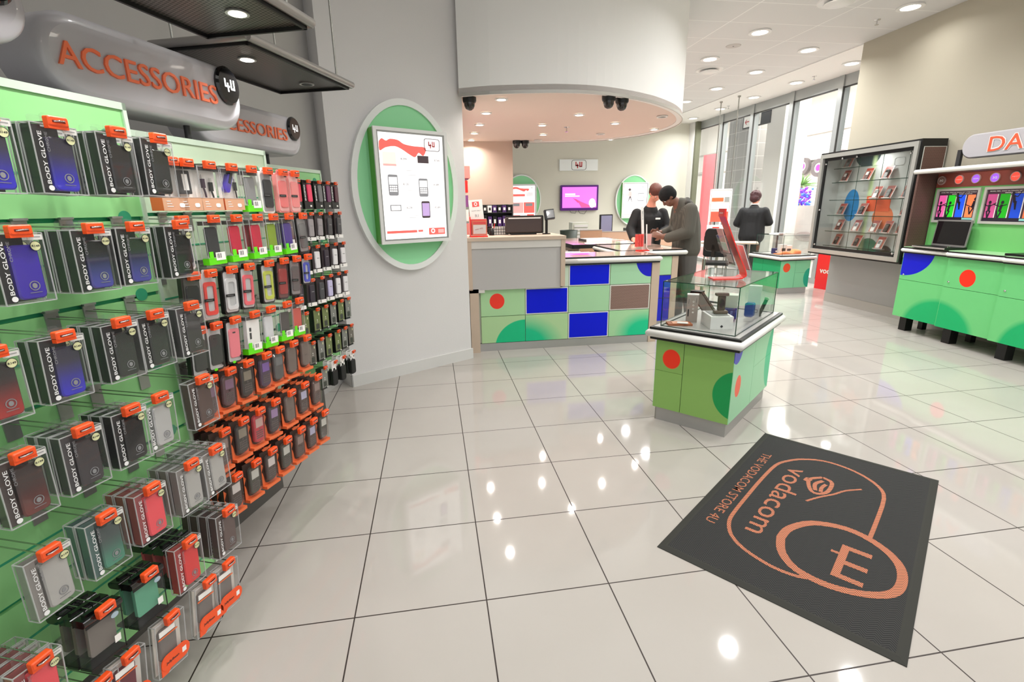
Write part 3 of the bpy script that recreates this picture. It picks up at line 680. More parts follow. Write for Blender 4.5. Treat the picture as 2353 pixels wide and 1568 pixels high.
# television, logo board and the round green light boxes
tvp = mat('tv_magenta', 'EE6CF4', .3, emit=.95)
t = thing('wall_television', 'flat purple framed television showing a magenta advert on the back wall', 'television', (3.93, 13.14, 1.71))
MB().prism(rr(1.04, .65, .02, 3), -.03, .04, mat('tv_purple', '55157A', .3)).build('frame', t)
MB().b2(-.47, .47, -.034, -.03, -.255, .275, tvp).build('screen', t)
m = MB(); arm = mat('tv_pink', 'F0508C', .4, emit=.8)
m.add([(-.12, -.037, -.02), (.05, -.037, -.1), (.28, -.037, -.19), (.30, -.037, -.25), (.05, -.037, -.25), (-.02, -.037, -.14)], [(0, 5, 4, 3, 2, 1)], arm)
m.add([(-.2, -.037, .0), (-.1, -.037, -.03), (-.02, -.037, -.12), (-.05, -.037, -.13)], [(0, 3, 2, 1)], arm)
m.prism(ell(.09, .12, 18, .35, -.14), -.037, -.034, mat('tv_white', 'FAF4FF', .4, emit=1)).prism(ell(.05, .06, 12, .41, -.18), -.038, -.035, MATS['tv_white'])
m.b2(-.4, -.12, -.037, -.034, .07, .115, mat('tv_lilac', 'FBC8FF', .4, emit=1)).b2(-.4, .0, -.037, -.034, .03, .06, MATS['tv_lilac']); m.build('advert_picture', t)
MB().tube([(-.25, .02, -.32), (-.22, .0, -.38), (-.1, .0, -.4), (-.07, .02, -.33)], .006, black, 5).build('cable', t); MB().tube([(-.02, .02, -.32), (.03, .0, -.4), (.15, .0, -.42), (.22, .02, -.33)], .006, black, 5).build('cable', t)
def logo4u(mb, cx, y, cz, h, m, mb_out=None, k=1.0):
    """the 4U mark: an open-topped 4 joined to a square U"""
    w = h*.16
    def st(x0, x1, z0, z1): mb.b2(cx+x0*h, cx+x1*h, y-.004*h*4, y, cz+z0*h, cz+z1*h, m)
    st(-.52, -.36, -.16, .5); st(-.52, .0, -.16, 0); st(-.24, -.08, -.5, .2); st(-.5, .04, -.16, 0)
    st(.14, .30, -.3, .5); st(.46, .62, -.3, .5); st(.14, .62, -.3, -.14)
    return mb
t = thing('logo_board', 'white rectangular logo board above the television on the back wall', 'sign', (3.91, 13.16, 2.54))
MB().b2(-.52, .52, 0, .04, -.14, .14, mat('board_white', 'EDF2F0', .4)).build('board', t)
m = MB().ring(rr(.40, .25, .06, 6), rr(.385, .235, .055, 6), -.006, 0, mat('ink_dark', '3A2A2A', .5)); logo4u(m, -.01, -.002, .0, .16, redtxt); m.build('logo', t)

lit = mat('lightbox_white', 'FFFDFB', .5, emit=.85)
pred = mat('lightbox_red', 'F06A62', .5, emit=.55); pink_ = mat('lightbox_pink', 'F6B0AC', .5, emit=.6); pgrey = mat('lightbox_grey', '9C9CA2', .5, emit=.25); pdark = mat('lightbox_dark', '5A4A50', .5, emit=.1); plil = mat('lightbox_lilac', 'C8AAE0', .5, emit=.5)
def phone_art(mb, cx, cz, w, h, y, body, scr, keys=True):
    mb.prism(rr(w, h, w*.15, 4, cx, cz), y-.001, y, body); mb.b2(cx-w*.42, cx+w*.42, y-.002, y, cz+(0.02 if keys else -.38)*h, cz+.38*h, scr)
    if keys:
        for i in range(4):
            for j in range(3): mb.b2(cx-w*.38+i*w*.2, cx-w*.38+i*w*.2+w*.15, y-.002, y, cz-h*.1-j*h*.11, cz-h*.03-j*h*.11, scr)
def oval_box(name, label, loc, rz, W_, H_, fx, fz, fw_, fh, art, dep=.1, ring=.05):
    t = thing(name, label, 'light box', loc, rz)
    MB().prism(ell(W_/2-.02, H_/2-.02, 64), -.035, 0, mat('oval_green', '9CE6AE', .45)).build('oval_back', t)
    MB().ring(ell(W_/2, H_/2, 64), ell(W_/2-ring, H_/2-ring, 64), -.05, 0, mat('oval_rim', 'F0F2F0', .4)).build('oval_rim', t)
    x0, x1, z0, z1 = fx-fw_/2, fx+fw_/2, fz-fh/2, fz+fh/2
    MB().b2(x0, x1, -.035-dep, -.035, z0, z1, mat('box_side_green', '6CB850', .5)).build('box_body', t)
    def R(a): return [(x0+a, z0+a), (x1-a, z0+a), (x1-a, z1-a), (x0+a, z1-a)]
    MB().ring(R(-.004), R(.022), -.05-dep, -.033-dep, mat('frame_pale', 'EEEEEC', .4, .0)).ring(R(.022), R(.034), -.045-dep, -.033-dep, mat('frame_line', 'A8AAAA', .35, .4)).build('frame', t)
    yb = -.0355-dep
    MB().b2(x0+.03, x1-.03, yb-.002, yb, z0+.03, z1-.03, lit).build('lit_sheet', t)
    m = MB(); art(m, yb-.003, fx, fz, fw_-.08, fh-.08); m.build('printed_poster', t)
    return t
def swoosh(m, y, cx, cz, w, h, col):
    P = [(-.5, .30), (-.44, .5), (-.36, .36), (-.28, .5), (-.12, .46), (0, .22), (.2, .12), (.46, .06), (.4, -.5), (.3, -.3), (.22, -.62), (.1, -.45), (-.06, -.12), (-.2, .04), (-.38, -.08), (-.5, -.3)]
    P = smooth_curve(P+[P[0]], 3)[:-1]
    m.poly([(cx+a*w, cz+b*h) for a, b in P], y, col)
def price_art(m, y, cx, cz, w, h):
    swoosh(m, y, cx-w*.12, cz+h*.38, w*.75, h*.14, pred)
    m.ring(rr(w*.26, h*.12, .02, 4, cx+w*.33, cz+h*.42), rr(w*.245, h*.11, .018, 4, cx+w*.33, cz+h*.42), y-.002, y, pdark); logo4u(m, cx+w*.32, y, cz+h*.42, h*.065, redtxt)
    m.b2(cx-w*.46, cx-w*.26, y-.001, y, cz+h*.22, cz+h*.33, mat('lightbox_cream', 'F4EED8', .5, emit=.7)).b2(cx-w*.46, cx-w*.26, y-.002, y, cz+h*.2, cz+h*.22, pink_)
    m.b2(cx+w*.08, cx+w*.26, y-.001, y, cz+h*.24, cz+h*.31, pdark)
    for tx, x, z in (('R399', -.14, .27), ('R749', .4, .27), ('R135', -.13, .03), ('R189', .37, .03), ('R229', -.1, -.2), ('R249', .37, -.2)):
        m.text(tx, cx+w*x, y-.001, cz+h*z, h*.022, pdark)
    phone_art(m, cx-w*.33, cz+h*.02, w*.15, h*.2, y, pgrey, lit); phone_art(m, cx+w*.15, cz+h*.0, w*.15, h*.18, y, pgrey, lit)
    m.b2(cx-w*.4, cx-w*.23, y-.001, y, cz-h*.23, cz-h*.17, pgrey).b2(cx-w*.385, cx-w*.245, y-.002, y, cz-h*.222, cz-h*.178, lit)
    phone_art(m, cx+w*.17, cz-h*.22, w*.14, h*.17, y, pdark, plil, False)
    for z in (-.03, .12, .16, -.28, -.3): m.b2(cx-w*.12, cx+w*.05, y-.001, y, cz+h*z, cz+h*z+.002, pgrey)
    m.b2(cx-w*.48, cx+w*.0, y-.001, y, cz-h*.45, cz-h*.425, pred).b2(cx+w*.02, cx+w*.1, y-.001, y, cz-h*.445, cz-h*.425, pred)
    m.b2(cx+w*.2, cx+w*.48, y-.001, y, cz-h*.48, cz-h*.41, pred).ring(ell(w*.035, w*.035, 20, cx+w*.27, cz-h*.44), ell(w*.02, w*.02, 20, cx+w*.27, cz-h*.44), y-.002, y, lit).b2(cx+w*.36, cx+w*.46, y-.002, y, cz-h*.465, cz-h*.425, pink_)
def offer_art(m, y, cx, cz, w, h):
    swoosh(m, y, cx-w*.1, cz+h*.40, w*.8, h*.13, pred); logo4u(m, cx+w*.38, y, cz+h*.44, h*.05, pgrey)
    m.b2(cx-w*.45, cx+w*.1, y-.001, y, cz+h*.17, cz+h*.24, pred).b2(cx+w*.15, cx+w*.42, y-.001, y, cz+h*.16, cz+h*.3, mat('lightbox_pale', 'E2E0E2', .5, emit=.6))
    m.b2(cx-w*.48, cx+w*.03, y-.001, y, cz-h*.36, cz-h*.02, pink_).b2(cx+w*.05, cx+w*.48, y-.001, y, cz-h*.36, cz-h*.02, pred).b2(cx-w*.38, cx-w*.12, y-.002, y, cz-h*.14, cz-h*.05, pgrey).b2(cx+w*.12, cx+w*.4, y-.002, y, cz-h*.14, cz-h*.05, pgrey)
    m.b2(cx-w*.46, cx-w*.1, y-.001, y, cz-h*.46, cz-h*.43, pred).b2(cx+w*.18, cx+w*.46, y-.001, y, cz-h*.48, cz-h*.4, pred)
def walk_art(m, y, cx, cz, w, h):
    logo4u(m, cx+w*.33, y, cz+h*.42, h*.06, pgrey)
    m.prism(ell(w*.06, h*.04, 14, cx-w*.25, cz+h*.33), y-.001, y, pdark).b2(cx-w*.3, cx-w*.16, y-.001, y, cz+h*.12, cz+h*.28, pink_)
    m.add([(cx-w*.25, y-.001, cz+h*.12), (cx-w*.2, y-.001, cz+h*.12), (cx-w*.34, y-.001, cz-h*.12)], [(0, 2, 1)], pdark).add([(cx-w*.24, y-.001, cz+h*.12), (cx-w*.19, y-.001, cz+h*.12), (cx-w*.1, y-.001, cz-h*.12)], [(0, 2, 1)], pdark)
    m.b2(cx-w*.42, cx+w*.08, y-.0005, y, cz+h*.14, cz+h*.2, mat('lightbox_peach', 'F6C8B8', .5, emit=.7)); phone_art(m, cx+w*.25, cz+h*.1, w*.28, h*.26, y, pgrey, lit, False)
    for k in range(3): m.b2(cx-w*(.02-.03*k), cx+w*(.2+.03*k), y-.002, y, cz-h*(.02+.03*k), cz-h*(.01+.03*k), pgrey)
    m.b2(cx-w*.46, cx-w*.1, y-.001, y, cz-h*.46, cz-h*.43, pink_).b2(cx+w*.18, cx+w*.46, y-.001, y, cz-h*.48, cz-h*.4, pink_)
u = Vector((math.cos(math.radians(PANG)), math.sin(math.radians(PANG)), 0))
oval_box('oval_light_box', 'large green oval light box with a price poster on the grey pilaster wall', PA+u*.64+Vector((0, 0, 1.66)), PANG, 1.0, 1.395, .005, .0, .66, .90, price_art)
oval_box('oval_light_box', 'green oval light box right of the television with a walking woman poster', (5.46, 13.17, 1.625), 0, 1.03, 1.33, -.0, .0, .73, .92, walk_art, ring=.03)
oval_box('oval_light_box', 'green oval light box left of the television, half hidden by the alcove wall', (2.37, 13.17, 1.68), 0, 1.03, 1.26, -.0, -.05, .74, .87, offer_art, ring=.03)

# ---------------------------------------------------------------- alcove rack behind the pay point
t = thing('storage_rack', 'black wire storage rack in the alcove behind the pay point', 'rack', (.98, 7.5, 0))
MB().b2(-.30, .22, .22, .24, .9, 1.53, black).build('back_panel', t)
m = MB()
for z in (1.0, 1.22, 1.42): m.b2(-.3, .22, -.05, .22, z-.01, z, darkg)
m.b2(-.31, -.295, -.05, .24, 0, 1.53, darkg).b2(.215, .23, -.05, .24, 0, 1.53, darkg); m.build('shelf_frame', t)
k = 0
for row, z in enumerate((1.0, 1.22, 1.42)):
    for i in range(7):
        c = random.choice([paper, black, black, paper, mat('purple_box', '4A2A6A', .5)]); h = random.uniform(.13, .19) if row < 2 else .1
        o = MB().b2(-.028, .028, -.04, .1, 0, h, c).b2(-.015, .015, -.042, -.04, h*.3, h*.7, darkg if c is paper else paper).build('boxed_item', None, (.72+.073*i, 7.52, z)); tag(o, 'narrow %s item, %s from the left on the %s shelf of the alcove rack' % ({id(paper): 'white', id(black): 'black', id(darkg): 'dark grey'}.get(id(c), 'purple'), ORD[i], ['lowest', 'middle', 'top'][row]), 'box', 'boxed items in the alcove rack')
t = thing('wire_basket', 'black and white grid basket on the pay point beside the till', 'basket', (.74, 5.4, 1.2)); m = MB()
for i in range(7): m.b2(-.08+.027*i-.002, -.08+.027*i+.002, -.002, .002, 0, .09, black)
for j in range(4): m.b2(-.082, .084, -.002, .002, .0+.029*j, .004+.029*j, black)
m.build('grid_front', t); MB().b2(-.08, .084, .004, .1, 0, .085, paper).build('contents_tray', t)
t = thing('pen_pot', 'round black mesh pen pot on the pay point', 'pen pot', (.63, 5.35, 1.2)); MB().lathe([(.03, 0), (.032, .075), (.028, .075), (.027, .004)], mat('pot_black', '1A1614', .4, .3), 14).build('cup', t)
for k in range(3): tag(MB().at(T(.63+.008*k, 5.35, 1.205) @ RY(-8+9*k)).cyl((0, 0, 0), (0, 0, .12), .004, [black, paper, redp][k], 6).build('pen'), '%s pen standing in the mesh pot on the pay point' % ['black', 'white', 'red'][k], 'pen')
t = thing('hanging_rack', 'narrow side wall rack with red and white packets at the left of the alcove', 'rack', (.335, 6.2, 0), 90)
MB().b2(-.35, .35, -.012, 0, .9, 2.02, mat('rack_white', 'E6E2E0', .5)).build('back_panel', t)
for j in range(6):
    for i in range(3):
        c = [redp, mat('packet_pink', 'E88C84', .5), paper, mat('packet_purple', '8A4A8C', .5)][(i*2+j) % 4]
        o = MB().b2(-.07, .07, -.10-.03*(j == 5), -.012, 0, .13, c).b2(-.06, .06, -.104-.03*(j == 5), -.1, .03, .1, paper if c is not paper else redp).build('packet', None, (.335, 5.97+.22*i, 1.02+.16*j), 90)
        tag(o, 'small %s packet, %s row up, %s deep on the alcove side rack' % ({0: 'red', 1: 'pink', 2: 'white', 3: 'purple'}[(i*2+j) % 4], ORD[j], ORD[i]), 'packet', 'packets on the alcove side rack')

# ================================================================ LEFT SIDE: SLATWALL PANELS, SIGNS, CANOPIES
panelg = mat('slatwall_green', '98DC90', .4, noise=.1, bscale=3)
PANELS = [('near', .1, 1.37, -1.461, 1.807, (1.69, 1.457, 1.218, .985, .743, .51, .33)),
          ('middle', 1.372, 2.14, -1.57, 1.753, (1.648, 1.468, 1.285, 1.10, .92, .71, .515)),
          ('far', 2.142, 3.05, -1.85, 1.735, (1.65, 1.472, 1.285, 1.10, .924, .741, .558))]
for nm_, t0, t1, n0, zt, zr in PANELS:
    root = thing('slatwall_panel', {'near': 'green slatwall panel with grooves, nearest of three on the left', 'middle': 'very pale green slatwall panel, middle one of three on the left', 'far': 'green slatwall panel beside the grey pilaster, farthest of three on the left'}[nm_], 'display panel', L(t0, n0), LZ, 'slatwall panels')
    w = t1-t0; zb = .17 if nm_ == 'near' else .36; m = MB()
    gz = sorted([z+.012 for z in zr])
    lo = zb
    pg = panelg if nm_ != 'middle' else mat('slatwall_pale', 'C9DFC2', .4)
    for z in gz + [zt-.02]:
        m.b2(0, w, 0, .02, lo, z-.006 if z < zt-.03 else z, pg)
        if z < zt-.03:
            m.b2(0, w-.012, .012, .02, z-.006, z+.006, greeng)
            mid = z-.105
            lo = z+.006
    for z in gz: m.b2(0, w-.012, -.0015, 0, z-.118, z-.112, greeng)
    for z in gz[2:]: m.prism(ell(.02, .02, 20, w-.075, z+.004), -.002, 0, greeng)
    m.build('board', root)
    MB().b2(w-.012, w, -.006, .05, zb, zt, greenedge).b2(0, w, -.006, .05, zt-.02, zt, greenedge).build('edge_frame', root)
    MB().b2(0, w, .02, .045, zb, zt-.02, mat('panel_backing', 'C4CCC0', .6)).build('backing', root)
    MB().b2(.0, w-.012, .16, .3, 0, zb+.02, mat('plinth_shade_dark', '55534F', .5)).b2(.03, .06, .02, .3, zb-.05, zb, MATS['plinth_shade_dark']).build('plinth', root)  # recessed base coloured dark in place of the shade under the panel
    MB().b2(.02, w-.02, .05, .1, zb, zt-.05, mat('upright_grey', '7A7A78', .5)).build('uprights', root)
# signs
def acc_sign(label, t0, n0, z0, ln, h, txt='ACCESSORIES'):
    root = thing('hanging_sign', label, 'sign', L(t0, n0, z0), LZ, 'grey pill shaped signs over the panels')
    m = MB(); P = rr(ln, h, h*.48, 12); 
    n = len(P); prof = [(.0, .09), (-.02, .095), (-.045, .05), (-.055, .02), (-.058, .0)]
    # rounded front: inset rings
    rings = [(0, .16), (0, .03), (.004, .012), (.014, .003), (.03, 0)]
    V = []
    for ins, y in rings:
        k = [(x*(1-ins/(ln/2)), z*(1-ins/(h/2))) for x, z in P]
        V += [(x, y, z) for x, z in k]
    Fc = []
    for j in range(len(rings)-1):
        for i in range(n): q = (i+1) % n; Fc.append((j*n+i, j*n+q, (j+1)*n+q, (j+1)*n+i))
    m.add(V, Fc, greyp, True); m.add(V, [list(range((len(rings)-1)*n, len(rings)*n))[::-1], list(range(n))], greyp)
    # the faces above are wound for the outside of the shell
    m.build('shell', root)
    MB().text(txt, -ln*.065, -.002, .0, h*.28, mat('letter_orange', 'FF7D50', .45), w=ln*.76, bold=.004, ext=.05).build('raised_lettering', root)
    MB().prism(ell(h*.26, h*.30, 32, ln*.395, h*.2), -.016, .0, blackg, ch=.008).build('badge', root)
    mm = MB(); logo4u(mm, ln*.395, -.016, h*.2, h*.2, mat('badge_white', 'FFFFFF', .3, emit=.3)); mm.build('badge_mark', root)
    MB().cyl((-ln*.2, .08, -h/2), (-ln*.2, .08, -h/2-.12), .012, darkg).cyl((ln*.2, .08, -h/2), (ln*.2, .08, -h/2-.12), .012, darkg).build('support_post', root)
    return root
acc_sign('large grey pill shaped ACCESSORIES sign above the middle panel, whole word in view', 1.655, -1.58, 1.94, .80, .245)
acc_sign('smaller looking ACCESSORIES sign above the far panel, first letters hidden', 2.5, -1.86, 1.91, .82, .22)
acc_sign('blank looking end of a grey sign cut by the top left corner', .76, -1.46, 1.99, .80, .21)
# canopies
perf_s = mat_perf('canopy_mesh', '6E6A66', '1C1A19', -.014, .6, .35)
def canopy(label, t0, t1, n0, n1, z, lamps):
    root = thing('hanging_canopy', label, 'canopy', L(t0, n0, z), LZ, 'hanging mesh canopies')
    w, d = t1-t0, n0-n1   # n0 is the outer edge
    MB().b2(0, w, 0, d, 0, .012, perf_s).build('mesh_sheet', root)
    m = MB()
    for a, b in (((0, 0), (w, 0)), ((w, 0), (w, d)), ((w, d), (0, d)), ((0, d), (0, 0))):
        m.cyl((a[0], a[1], .012), (b[0], b[1], .012), .016, mat('canopy_tube', '9C9894', .3, .6), 12)
    m.build('edge_tube', root)
    MB().b2(.012, w-.012, .012, .022, -.012, 0, black).b2(.012, w-.012, d-.022, d-.012, -.012, 0, black).b2(.012, .022, .012, d-.012, -.012, 0, black).b2(w-.022, w-.012, .012, d-.012, -.012, 0, black).build('edge_strip', root)
    for x, y in ((.06, .05), (w-.06, .05), (.06, d-.05), (w-.06, d-.05)):
        MB().cyl((x, y, .01), (x, y, 3.6-z), .005, steel, 8).build('hanging_rod', root)
    for k, (lt, ln_, on) in enumerate(lamps):
        x, y = lt-t0, n0-ln_
        MB().lathe([(.036, -.006), (.036, 0), (.024, 0), (.024, -.004)], silver, 20, x, y).build('lamp_ring', root)
        q = MB().lathe([(.027, -.0065), (.022, -.0085)], lampm if on else darkg, 16, x, y); q.build('lamp_glass', root)
        if on: lamp('bulb', (x, y, -.02), 2.6, .045, root, 130)
canopy('perforated dark metal canopy with a bright lamp, cut by the top edge of the photo', .95, 1.775, -1.045, -1.47, 2.105, [(1.6, -1.2, True), (1.15, -1.2, True)])
canopy('lower perforated metal canopy hanging in front of the grey wall', 1.85, 2.64, -1.36, -1.79, 2.11, [(2.06, -1.53, True), (2.5, -1.535, False)])
canopy('perforated metal canopy above the viewer, outside the upper left of the photo', .05, .87, -.75, -1.17, 2.105, [(.35, -.95, False), (.7, -.95, True)])

# ---------------------------------------------------------------- hooks and hanging stock
def make_hook(Lh, small=False):
    t = thing('display_hook', 'double prong display hook', 'display hook')
    k = .7 if small else 1
    MB().b2(-.017*k, .017*k, Lh-.004, Lh, -.05*k, .018, bracketm).b2(-.017*k, .017*k, Lh-.01, Lh+.008, .014, .02, bracketm).build('bracket', t)
    MB().cyl((-.011*k, Lh-.004, 0), (-.011*k, .012, -.004), .0017, steel, 6).build('prong', t)
    MB().cyl((.011*k, Lh-.004, 0), (.011*k, .012, -.004), .0017, steel, 6).build('prong', t)
    w, h, d = .044*k, .021*k, .016*k
    m = MB().prism(rr(w, h, .004*k, 3, 0, -.003), 0, d, orange, ch=.0025*k).b2(-w*.5, w*.5, d*.2, d, -h*.9, -h*.4, orange).b2(-.014*k, .014*k, -.0006, 0, -.006, -.001, mat('slot_dark', '6A1A08', .6))
    m.tube([(-.011*k, -.001, -.004), (-.006*k, -.006, -.003), (.008*k, -.006, -.002), (.012*k, -.001, -.003)], .0016, chrome, 6); m.build('stop_lock', t)
    return t
def edges(m, x0, x1, y0, y1, z0, z1, e=.0011):
    for x in (x0, x1):
        for y in (y0, y1): m.b2(x-e, x+e, y-e, y+e, z0, z1, edgec)
        for z in (z0, z1): m.b2(x-e, x+e, y0, y1, z-e, z+e, edgec)
    for y in (y0, y1):
        for z in (z0, z1): m.b2(x0, x1, y-e, y+e, z-e, z+e, edgec)
def case_box(body, back=None, sticker='R149', clearcase=False):
    """A: clear case box with lettering down the left side"""
    t = thing('phone_case_box', 'x', 'phone case box'); w, h, d = .098, .150, .030; z1 = -.010; z0 = z1-h
    m = MB().b2(-w/2, w/2, 0, d, z0, z1, clear); edges(m, -w/2, w/2, 0, d, z0, z1); m.prism(rr(.05, .03, .008, 4, 0, z1+.008), .001, .002, clear); m.build('clear_box', t)
    if back: MB().b2(-w/2+.003, w/2-.022, d-.004, d-.003, z0+.003, z1-.003, back).b2(-w/2+.002, -w/2+.003, .004, d-.003, z0+.003, z1-.003, back).b2(-w/2+.002, -w/2+.024, .004, .005, z0+.003, z1-.003, back).build('insert_card', t)
    q = MB().prism(rr(.056, .118, .011, 5, .010, z0+.066), .004, d-.007, body, ch=.003)
    c = q.build('phone_case', t)
    MB().ring(ell(.0105, .0105, 18, .014, z0+.036), ell(.009, .009, 18, .014, z0+.036), .0025, .0035, printg).prism(ell(.005, .006, 8, .014, z0+.036), .0025, .0035, printg).b2(.002, .026, .0025, .0035, z0+.0205, z0+.0215, printg).build('emblem', c)
    MB().text('BODY GLOVE', -.0335, -.0008, z0+.077, .0085, printw, w=.112, rot=90, bold=.012).prism(ell(.006, .006, 14, -.0315, z0+.012), -.0008, -.0004, printw).text('CHROME', -.0205, -.0008, z0+.112, .006, printg, w=.042, rot=90).build('printed_lettering', t)
    MB().prism(ell(.0105, .0105, 20, .031, z1-.028), -.0012, -.0006, cream).ring(ell(.0108, .0108, 20, .031, z1-.028), ell(.0098, .0098, 20, .031, z1-.028), -.0016, -.0006, darkg).text(sticker, .031, -.0018, z1-.028, .0048, darkg, w=.0155, bold=.02).build('price_sticker', t)
    MB().prism(rr(.030, .012, .002, 3, .033, z1-.009), -.0012, -.0006, mat('label_grey', 'D4D4D0', .5)).b2(.022, .044, -.0016, -.0012, z1-.0095, z1-.0075, printg).build('barcode_label', t)
    return t
def carton(kind):
    """B: white and tan card box with a window"""
    t = thing('accessory_box', 'x', 'accessory box'); w, h, d = .098, .145, .045; z1 = -.012; z0 = z1-h
    m = MB().b2(-w/2, w/2, 0, d, z0+.042, z1, clear2); edges(m, -w/2, w/2, 0, d, z0+.042, z1, .0008); m.prism(rr(.046, .028, .006, 3, 0, z1+.006), .001, .0025, clear2); m.build('clear_window', t)
    MB().b2(-w/2, w/2, 0, d, z0, z0+.042, tanc).b2(-w/2-.0003, -w/2, 0, d, z0, z0+.042, orangec).b2(-.035, -.012, -.0006, 0, z0+.012, z0+.014, printw).b2(-.035, -.016, -.0006, 0, z0+.020, z0+.022, printw).b2(-.035, -.02, -.0006, 0, z0+.028, z0+.030, printw).prism(rr(.02, .013, .005, 3, .022, z0+.017), -.001, 0, paper).build('base_carton', t)
    MB().b2(-w/2+.002, w/2-.002, .022, .024, z0+.042, z1-.012, paper).b2(-w/2+.002, w/2-.002, .003, d-.002, z1-.012, z1-.001, darkg).b2(.022, .044, -.001, 0, z1-.006, z1+.004, black).build('white_card', t)
    y = .010
    if kind == 'battery': MB().prism(rr(.045, .074, .004, 3, -.002, z0+.09), y, y+.01, darkg).b2(-.012, .010, y-.001, y, z0+.065, z0+.116, paper).build('battery', t)
    if kind == 'cable':
        for x, z, c in ((-.018, .105, mat('cable_plum', '3A2038', .4)), (.016, .095, black)):
            MB().b2(x-.004, x+.004, y, y+.005, z0+z, z0+z+.014, silver).b2(x-.006, x+.006, y-.001, y+.008, z0+z-.03, z0+z, c).tube([(x, y+.003, z0+z-.03), (x+.004, y+.003, z0+z-.045), (x+.006, y+.003, z0+.042)], .0035, c, 6).build('cable_plug', t)
    if kind == 'charger':
        MB().at(T(-.008, 0, z0+.095) @ RY(25)).prism(rr(.024, .07, .01, 4), y-.004, y+.014, mat('charger_purple', '3A1CB0', .3, coat=.4)).b2(-.004, .008, y-.005, y+.015, .0, .045, black).build('car_charger', t)
        MB().b2(.028-.003, .028+.003, y, y+.005, z0+.1, z0+.112, silver).b2(.028-.005, .028+.005, y-.001, y+.007, z0+.07, z0+.1, black).cyl((.028, y+.003, z0+.07), (.03, y+.003, z0+.042), .003, black, 6).build('cable_plug', t)
    return t
def green_base(body, kind='case'):
    """C: clear box with a lime green base"""
    t = thing('phone_case_box', 'x', 'phone case box'); w, h, d = .082, .150, .026; z1 = -.014; z0 = z1-h
    m = MB().b2(-w/2, w/2, 0, d, z0+.024, z1, clear2); edges(m, -w/2, w/2, 0, d, z0+.024, z1, .0008); m.b2(-.04, .04, .002, d-.002, z1-.014, z1-.001, mat('smoked_top', '4A4644', .4)).prism(rr(.05, .026, .006, 3, 0, z1+.006), .001, .002, clear2); m.build('clear_box', t)
    MB().b2(-w/2, w/2, -.0005, d, z0, z0+.024, limeg).b2(-.036, -.018, -.0012, 0, z0+.022, z0+.046, limeg).build('green_base', t)
    if kind == 'case': MB().prism(rr(.052, .104, .010, 5, .0, z0+.078), .006, .018, body, ch=.003).build('phone_case', t)
    if kind == 'white': MB().b2(-.036, .036, .004, .02, z0+.024, z1-.012, paper).b2(-.022, -.012, .003, .004, z0+.06, z0+.085, darkg).b2(-.022, -.012, .003, .004, z0+.09, z0+.105, darkg).build('phone_case', t)
    if kind == 'flat': MB().prism(rr(.06, .09, .004, 3, .002, z0+.078), .01, .014, body).prism(ell(.012, .012, 16, .028, z1-.018), .004, .006, mat('sticker_pale', 'C8C4BC', .5)).build('phone_case', t)
    MB().b2(-.008, .036, -.0018, -.0008, z0+.014, z0+.042, paper).b2(-.002, .0, -.0022, -.0018, z0+.022, z0+.038, darkg).b2(.003, .006, -.0022, -.0018, z0+.022, z0+.038, darkg).b2(.009, .010, -.0022, -.0018, z0+.022, z0+.038, darkg).b2(.013, .016, -.0022, -.0018, z0+.022, z0+.038, darkg).build('barcode_label', t)
    return t
def window_pack(body, tray=None, inner=None, dot=False, wide=.072, hgt=.162):
    """D: black tray with a clear front and a case inside"""
    t = thing('phone_case_pack', 'x', 'phone case pack'); w, h, d = wide, hgt, .024; z1 = -.008; z0 = z1-h
    MB().prism(rr(w, h, .010, 4, 0, (z0+z1)/2), .008, d, tray or black).prism(rr(.036, .02, .006, 3, 0, z1+.004), .01, .013, tray or black).build('tray', t)
    m = MB().prism(rr(w-.006, h-.006, .009, 4, .001, (z0+z1)/2), 0, .010, clear2); m.build('clear_front', t)
    MB().prism(rr(w-.012, h-.014, .008, 4, .001, (z0+z1)/2), .0065, .008, inner or mat('pack_pale', 'C2C2C2', .5)).build('inner_card', t)
    m = MB().ring(rr(w-.018, h*.72, .012, 5, .002, z0+h*.46), rr(w-.040, h*.55, .008, 5, .002, z0+h*.46), .002, .007, body) if inner is None and not dot else MB().prism(rr(w-.02, h*.68, .010, 5, .003, z0+h*.47), .002, .007, body, ch=.002)
    if dot: m.prism(rr(.014, .005, .002, 3, .0, z0+h*.72), .001, .003, darkg)
    m.build('phone_case', t)
    q = MB()
    if dot: q.prism(ell(.008, .005, 14, -.012, z0+.006), -.0008, 0, limeg).prism(ell(.006, .006, 14, w/2-.012, z0+.022), -.0008, 0, black).b2(0, .024, -.001, 0, z1-.014, z1-.005, paper)
    else: q.b2(-w/2+.004, .012, -.001, 0, z0+h*.40, z0+h*.46, black).b2(-w/2+.01, .004, -.0014, -.001, z0+h*.425, z0+h*.433, printg).b2(.014, .030, -.001, 0, z1-.016, z1-.007, black)
    q.build('label', t)
    return t
